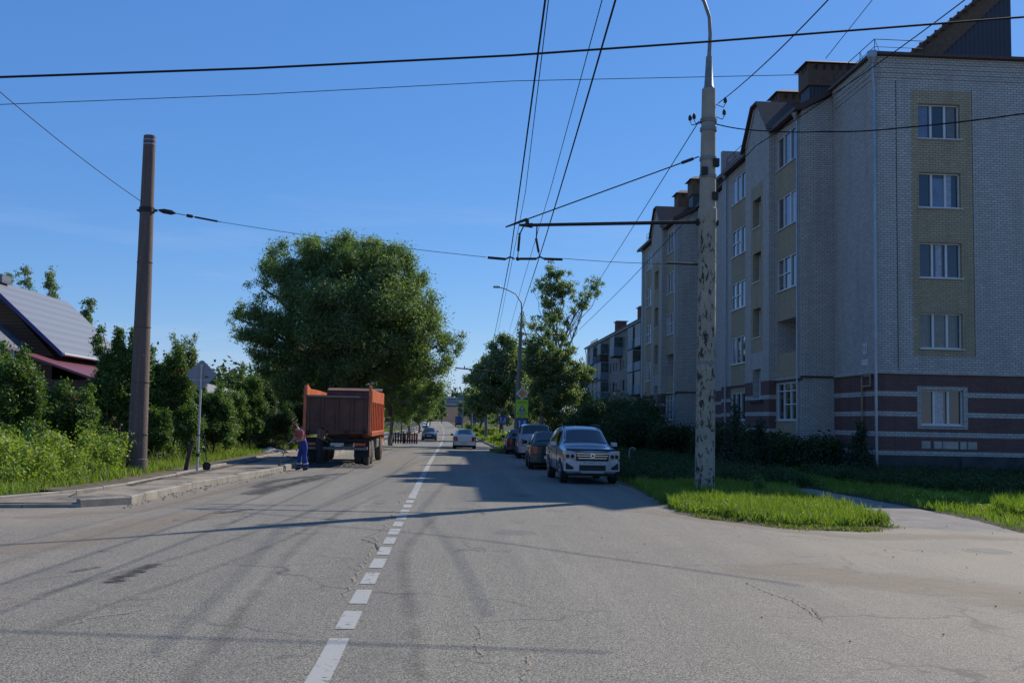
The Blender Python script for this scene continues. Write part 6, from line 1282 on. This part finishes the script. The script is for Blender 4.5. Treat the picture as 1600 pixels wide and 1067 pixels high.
# far woods
wc = []
for k in range(130):
    x_ = random.uniform(-95, -14); Y = random.uniform(150, 260); wc.append(((x_, Y, random.uniform(2, 9)), (random.uniform(4, 7), random.uniform(4, 7), random.uniform(2.5, 4.5))))
o = quads('far_wood', *leafcloud(wc, 60000, .42, .6), M['leaf_dark']); tag(o, 'distant dark belt of woods behind the cottages at left', 'wood', kind='stuff')
wc = [((random.uniform(-230, 200), random.uniform(640, 700), random.uniform(3, 11)+8), (random.uniform(7, 12), 8, random.uniform(3, 6))) for k in range(90)]
o = quads('far_wood', *leafcloud(wc, 26000, 1.1, .6), M['leaf_dark']); tag(o, 'distant belt of trees beyond the overpass', 'wood', kind='stuff')
# faint exhaust and asphalt steam drifting above the truck bed
def smoke():
    m = bpy.data.materials.new('smoke'); m.use_nodes = True; nt = m.node_tree; N = nt.nodes; L = nt.links; N.remove(N['Principled BSDF'])
    v = N.new('ShaderNodeVolumePrincipled'); v.inputs['Color'].default_value = (.75, .8, .9, 1); v.inputs['Anisotropy'].default_value = .3
    g = coords(nt); le = N.new('ShaderNodeVectorMath'); le.operation = 'LENGTH'; mp = N.new('ShaderNodeMapping'); mp.inputs['Scale'].default_value = (.42, .42, .3); L.new(g, mp.inputs[0]); L.new(mp.outputs[0], le.inputs[0])
    a = N.new('ShaderNodeMapRange'); a.inputs[1].default_value = 1; a.inputs[2].default_value = 0; a.inputs[3].default_value = 0; a.inputs[4].default_value = 1; L.new(le.outputs['Value'], a.inputs[0])
    b_ = N.new('ShaderNodeMath'); b_.operation = 'MULTIPLY'; L.new(a.outputs[0], b_.inputs[0]); L.new(ramp(nt, noise(nt, .7, 4, g), [(.35, 0), (.7, .09)]), b_.inputs[1]); L.new(b_.outputs[0], v.inputs['Density'])
    L.new(v.outputs[0], N['Material Output'].inputs['Volume']); return m
mb = MB(); mb.sphere((0, 0, 0), (2.4, 2.4, 3.3), 20, 14); o = mb.build('smoke', smoke(), loc=(0, 0, 0)); o.location = (-4.2, 45.5, 5.4); tag(o, 'faint bluish smoke drifting up above the truck bed', 'smoke', kind='stuff')
# ---------------------------------------------------------------- grass and weeds (stuff)
def inside(P, poly):
    x, y = P[:, 0], P[:, 1]; r = np.zeros(len(P), bool); n = len(poly); j = n-1
    for i in range(n):
        xi, yi = poly[i]; xj, yj = poly[j]
        r ^= ((yi > y) != (yj > y)) & (x < (xj-xi)*(y-yi)/(yj-yi+1e-12)+xi); j = i
    return r
def blades(name, label, poly, n, h, mat, zoff=0, w_=.011, clump=.5, near=True):
    poly = np.array([(p[0], p[1]) for p in poly]); lo, hi = poly.min(0), poly.max(0)
    P = rng.uniform(lo, hi, (n*3, 2)); Q = P+np.c_[np.sin(P[:, 1]*5.1+P[:, 0]*3)*.10+np.sin(P[:, 0]*11+P[:, 1]*7)*.05, np.sin(P[:, 0]*4.3)*.12+np.sin(P[:, 0]*13.+P[:, 1]*5)*.06]; P = P[inside(Q, poly)][:n]
    bare = np.sin(P[:, 0]*1.9+np.sin(P[:, 1]*2.7)*1.5)+np.sin(P[:, 1]*2.2+np.sin(P[:, 0]*3.1)*1.3)+.5*np.sin(P[:, 0]*7.3)*np.sin(P[:, 1]*6.1); P = P[rng.random(len(P)) < np.clip(.85+bare*.55, .12, 1)]; n = len(P)
    g = .5+.5*np.sin(P[:, 0]*2.3+np.sin(P[:, 1]*1.7)*2)*np.sin(P[:, 1]*2.9+1); g = .6*g+.4*(.5+.5*np.sin(P[:, 0]*9.1+2*np.sin(P[:, 1]*5.3))); hh = h*(1-clump+clump*g)*rng.uniform(.3, 1.45, n)**1.1
    z = np.interp(P[:, 1], _py, _pz)+zoff; a = rng.uniform(0, 2*pi, n); ln = rng.normal(0, .38, (n, 2))
    C = np.c_[P, z+hh*.5]; up = np.c_[ln*hh[:, None]*.5, hh*.5]; V = np.c_[np.cos(a), np.sin(a), np.zeros(n)]*(w_*rng.uniform(.6, 1.6, n))[:, None]
    o = quads(name, C, up, V, mat); return tag(o, label, 'grass', kind='stuff')
isl = pxs((1052, 797), (1090, 805), (1160, 815), (1240, 824), (1330, 826), (1396, 822), (1330, 802), (1250, 780), (1190, 765), (1150, 752))
isl2 = [(p.x, p.y) for p in isl]+[(12.0, 45), (5.6, 45), (5.4, 30), (5.3, 25)]
blades('grass', 'bright green tuft of grass around the foot of the bracket pole', [(p.x, p.y) for p in isl]+[(9.5, 31), (5.6, 31)], 60000, .30, M['grass'])
blades('grass', 'shaded grass between the parking strip and the footpath', [(5.5, 28), (10.6, 31), (12.2, 45), (12.2, 60), (5.7, 60)], 60000, .22, M['grass'])
blades('grass', 'straw-coloured dry stalks scattered through the bright tuft', [(p.x, p.y) for p in isl]+[(9.5, 31), (5.6, 31)], 5000, .36, M['grass_dry'], w_=.006)
edge_ = [(p.x, p.y) for p in isl[:6]]; eo = [(x-.05, y-.6) for x, y in edge_][::-1]; ribbon('soil_edge', spline([(x, y-.1) for x, y in edge_], 40), .9, M['soil_edge'], .012, 6)
blades('grass', 'dry straggly grass along the edge of the green tuft', edge_+eo, 7000, .08, M['grass_dry'])
rg = [(p.x, p.y) for p in PR[:5]]
blades('grass', 'sunlit grass at the right picture edge beside the path', [(PR[0].x+.1, PR[0].y)]+[(p.x+.08, p.y) for p in PR[1:5]]+[(13.8, 46), (30, 40.3), (30, 18)], 150000, .20, M['grass'])
blades('grass', 'taller grass hump at the far right edge', [(12.6, 22.6), (13.4, 21.2), (17, 20), (17, 25), (13.2, 25)], 22000, .38, M['grass'])
vp = [(vx(Y)-.7, Y) for Y in (KI[2].y+.6, KI[3].y+.4, 24, 27, 30, 34, 38, 45, 52, 60)]
blades('grass', 'rough green grass of the left verge in front of the hedge', [(-30, 21.5)]+[(KI[1].x, KI[1].y+.35)]+vp+[(-20, 60), (-30, 40)], 170000, .30, M['grass'], .1)
blades('grass', 'longer dry stems mixed in the left verge', [(-28, 22.5)]+[(KI[1].x-1, KI[1].y+1.2)]+[(x-.8, y) for x, y in vp]+[(-20, 60), (-28, 40)], 26000, .6, M['grass_dry'], .1)
blades('grass', 'far grass strip along the right kerb beyond the parked cars', [(3.9, 72), (3.7, 90), (3.6, 117), (3.2, 170), (1.5, 260), (9, 260), (12, 170), (12, 90), (8, 70)], 60000, .35, M['grass'], .05, .03)
blades('grass', 'grass patch by the kerb left of the black parked car', [(2.9, 62), (2.5, 67), (3.3, 73), (5.0, 72), (3.4, 64)], 5000, .22, M['grass_dry'], .02, .02)
blades('grass', 'far grass strip along the left sidewalk beyond the truck', [(-8.6, 60), (-8.7, 90), (-8.9, 120), (-9.8, 200), (-16, 200), (-14, 90), (-12.9, 60)], 50000, .35, M['grass'], .1, .03)
# bramble / weeds: leafy ground cover at the left
wc = []
for k in range(420):
    t = random.random(); Y = 22.3+t*12; x_ = vx(Y)-1.5-abs(random.gauss(0, 3.2))-(1.6 if Y < 24 else 0); wc.append(((x_, Y, .1+random.uniform(.02, 1.)**1.8*1.1), (random.uniform(.1, .38), random.uniform(.1, .34), random.uniform(.12, .34))))
for k in range(70): Y = random.uniform(34, 50); wc.append(((vx(Y)-3.0-random.uniform(0, 4), Y, .35), (.6, .5, .35)))
o = quads('weeds', *leafcloud(wc, 130000, .045, .6), M['leaf_lime']); tag(o, 'yellow-green weeds and brambles at the foot of the left hedge', 'weeds', kind='stuff')
wc = [((random.uniform(-26, -11.5), random.uniform(24, 31), .5), (.7, .6, .5)) for k in range(70)]
o = quads('weeds', *leafcloud(wc, 40000, .06, .55), M['leaf_rowan']); tag(o, 'darker green undergrowth between weeds and hedge', 'weeds', kind='stuff')
wc = []
for k in range(900):
    x_, y_ = random.uniform(5, 13.5), random.uniform(19.8, 29)
    if inside(np.array([[x_, y_]]), [(p.x, p.y) for p in isl])[0] or x_ > 12.6: wc.append(((x_, y_, random.uniform(.04, .16)), (random.uniform(.05, .16), random.uniform(.05, .14), random.uniform(.04, .10))))
o = quads('weeds', *leafcloud(wc, 26000, .026, .7), M['leaf_lime']); tag(o, 'clover and broad-leaved weeds growing through the bright grass tuft', 'weeds', kind='stuff')
wc = []  # dark leaf layer added over the grass so the shaded ground looks darker
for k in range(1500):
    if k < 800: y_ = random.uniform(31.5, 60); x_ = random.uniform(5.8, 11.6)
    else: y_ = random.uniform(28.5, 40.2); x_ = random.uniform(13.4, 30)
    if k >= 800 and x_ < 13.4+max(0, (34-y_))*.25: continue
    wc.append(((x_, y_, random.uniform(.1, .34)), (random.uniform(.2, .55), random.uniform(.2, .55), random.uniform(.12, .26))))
o = quads('undergrowth', *leafcloud(wc, 150000, .045, .6), M['leaf_dark']); tag(o, 'low dark leafy undergrowth added to deepen the shade in front of the apartment block', 'undergrowth', kind='stuff')
fl = MB()
for k in range(120):
    x_, y_ = random.uniform(7, 12), random.uniform(20.5, 26)
    if inside(np.array([[x_, y_]]), [(p.x, p.y) for p in isl])[0] or x_ > 11.5: fl.sphere((x_, y_, random.uniform(.15, .28)), .018, 5, 3)
tag(fl.build('wildflowers', M['flower'], loc=(0, 0, 0)), 'tiny yellow wildflowers dotted in the bright grass', 'wildflowers', kind='stuff')
bush('weed', 'small upright weed beside the bracket pole in the bright grass', 8.05, 26.6, .16, .55, 500, .035, M['leaf_rowan'], cat='weed')
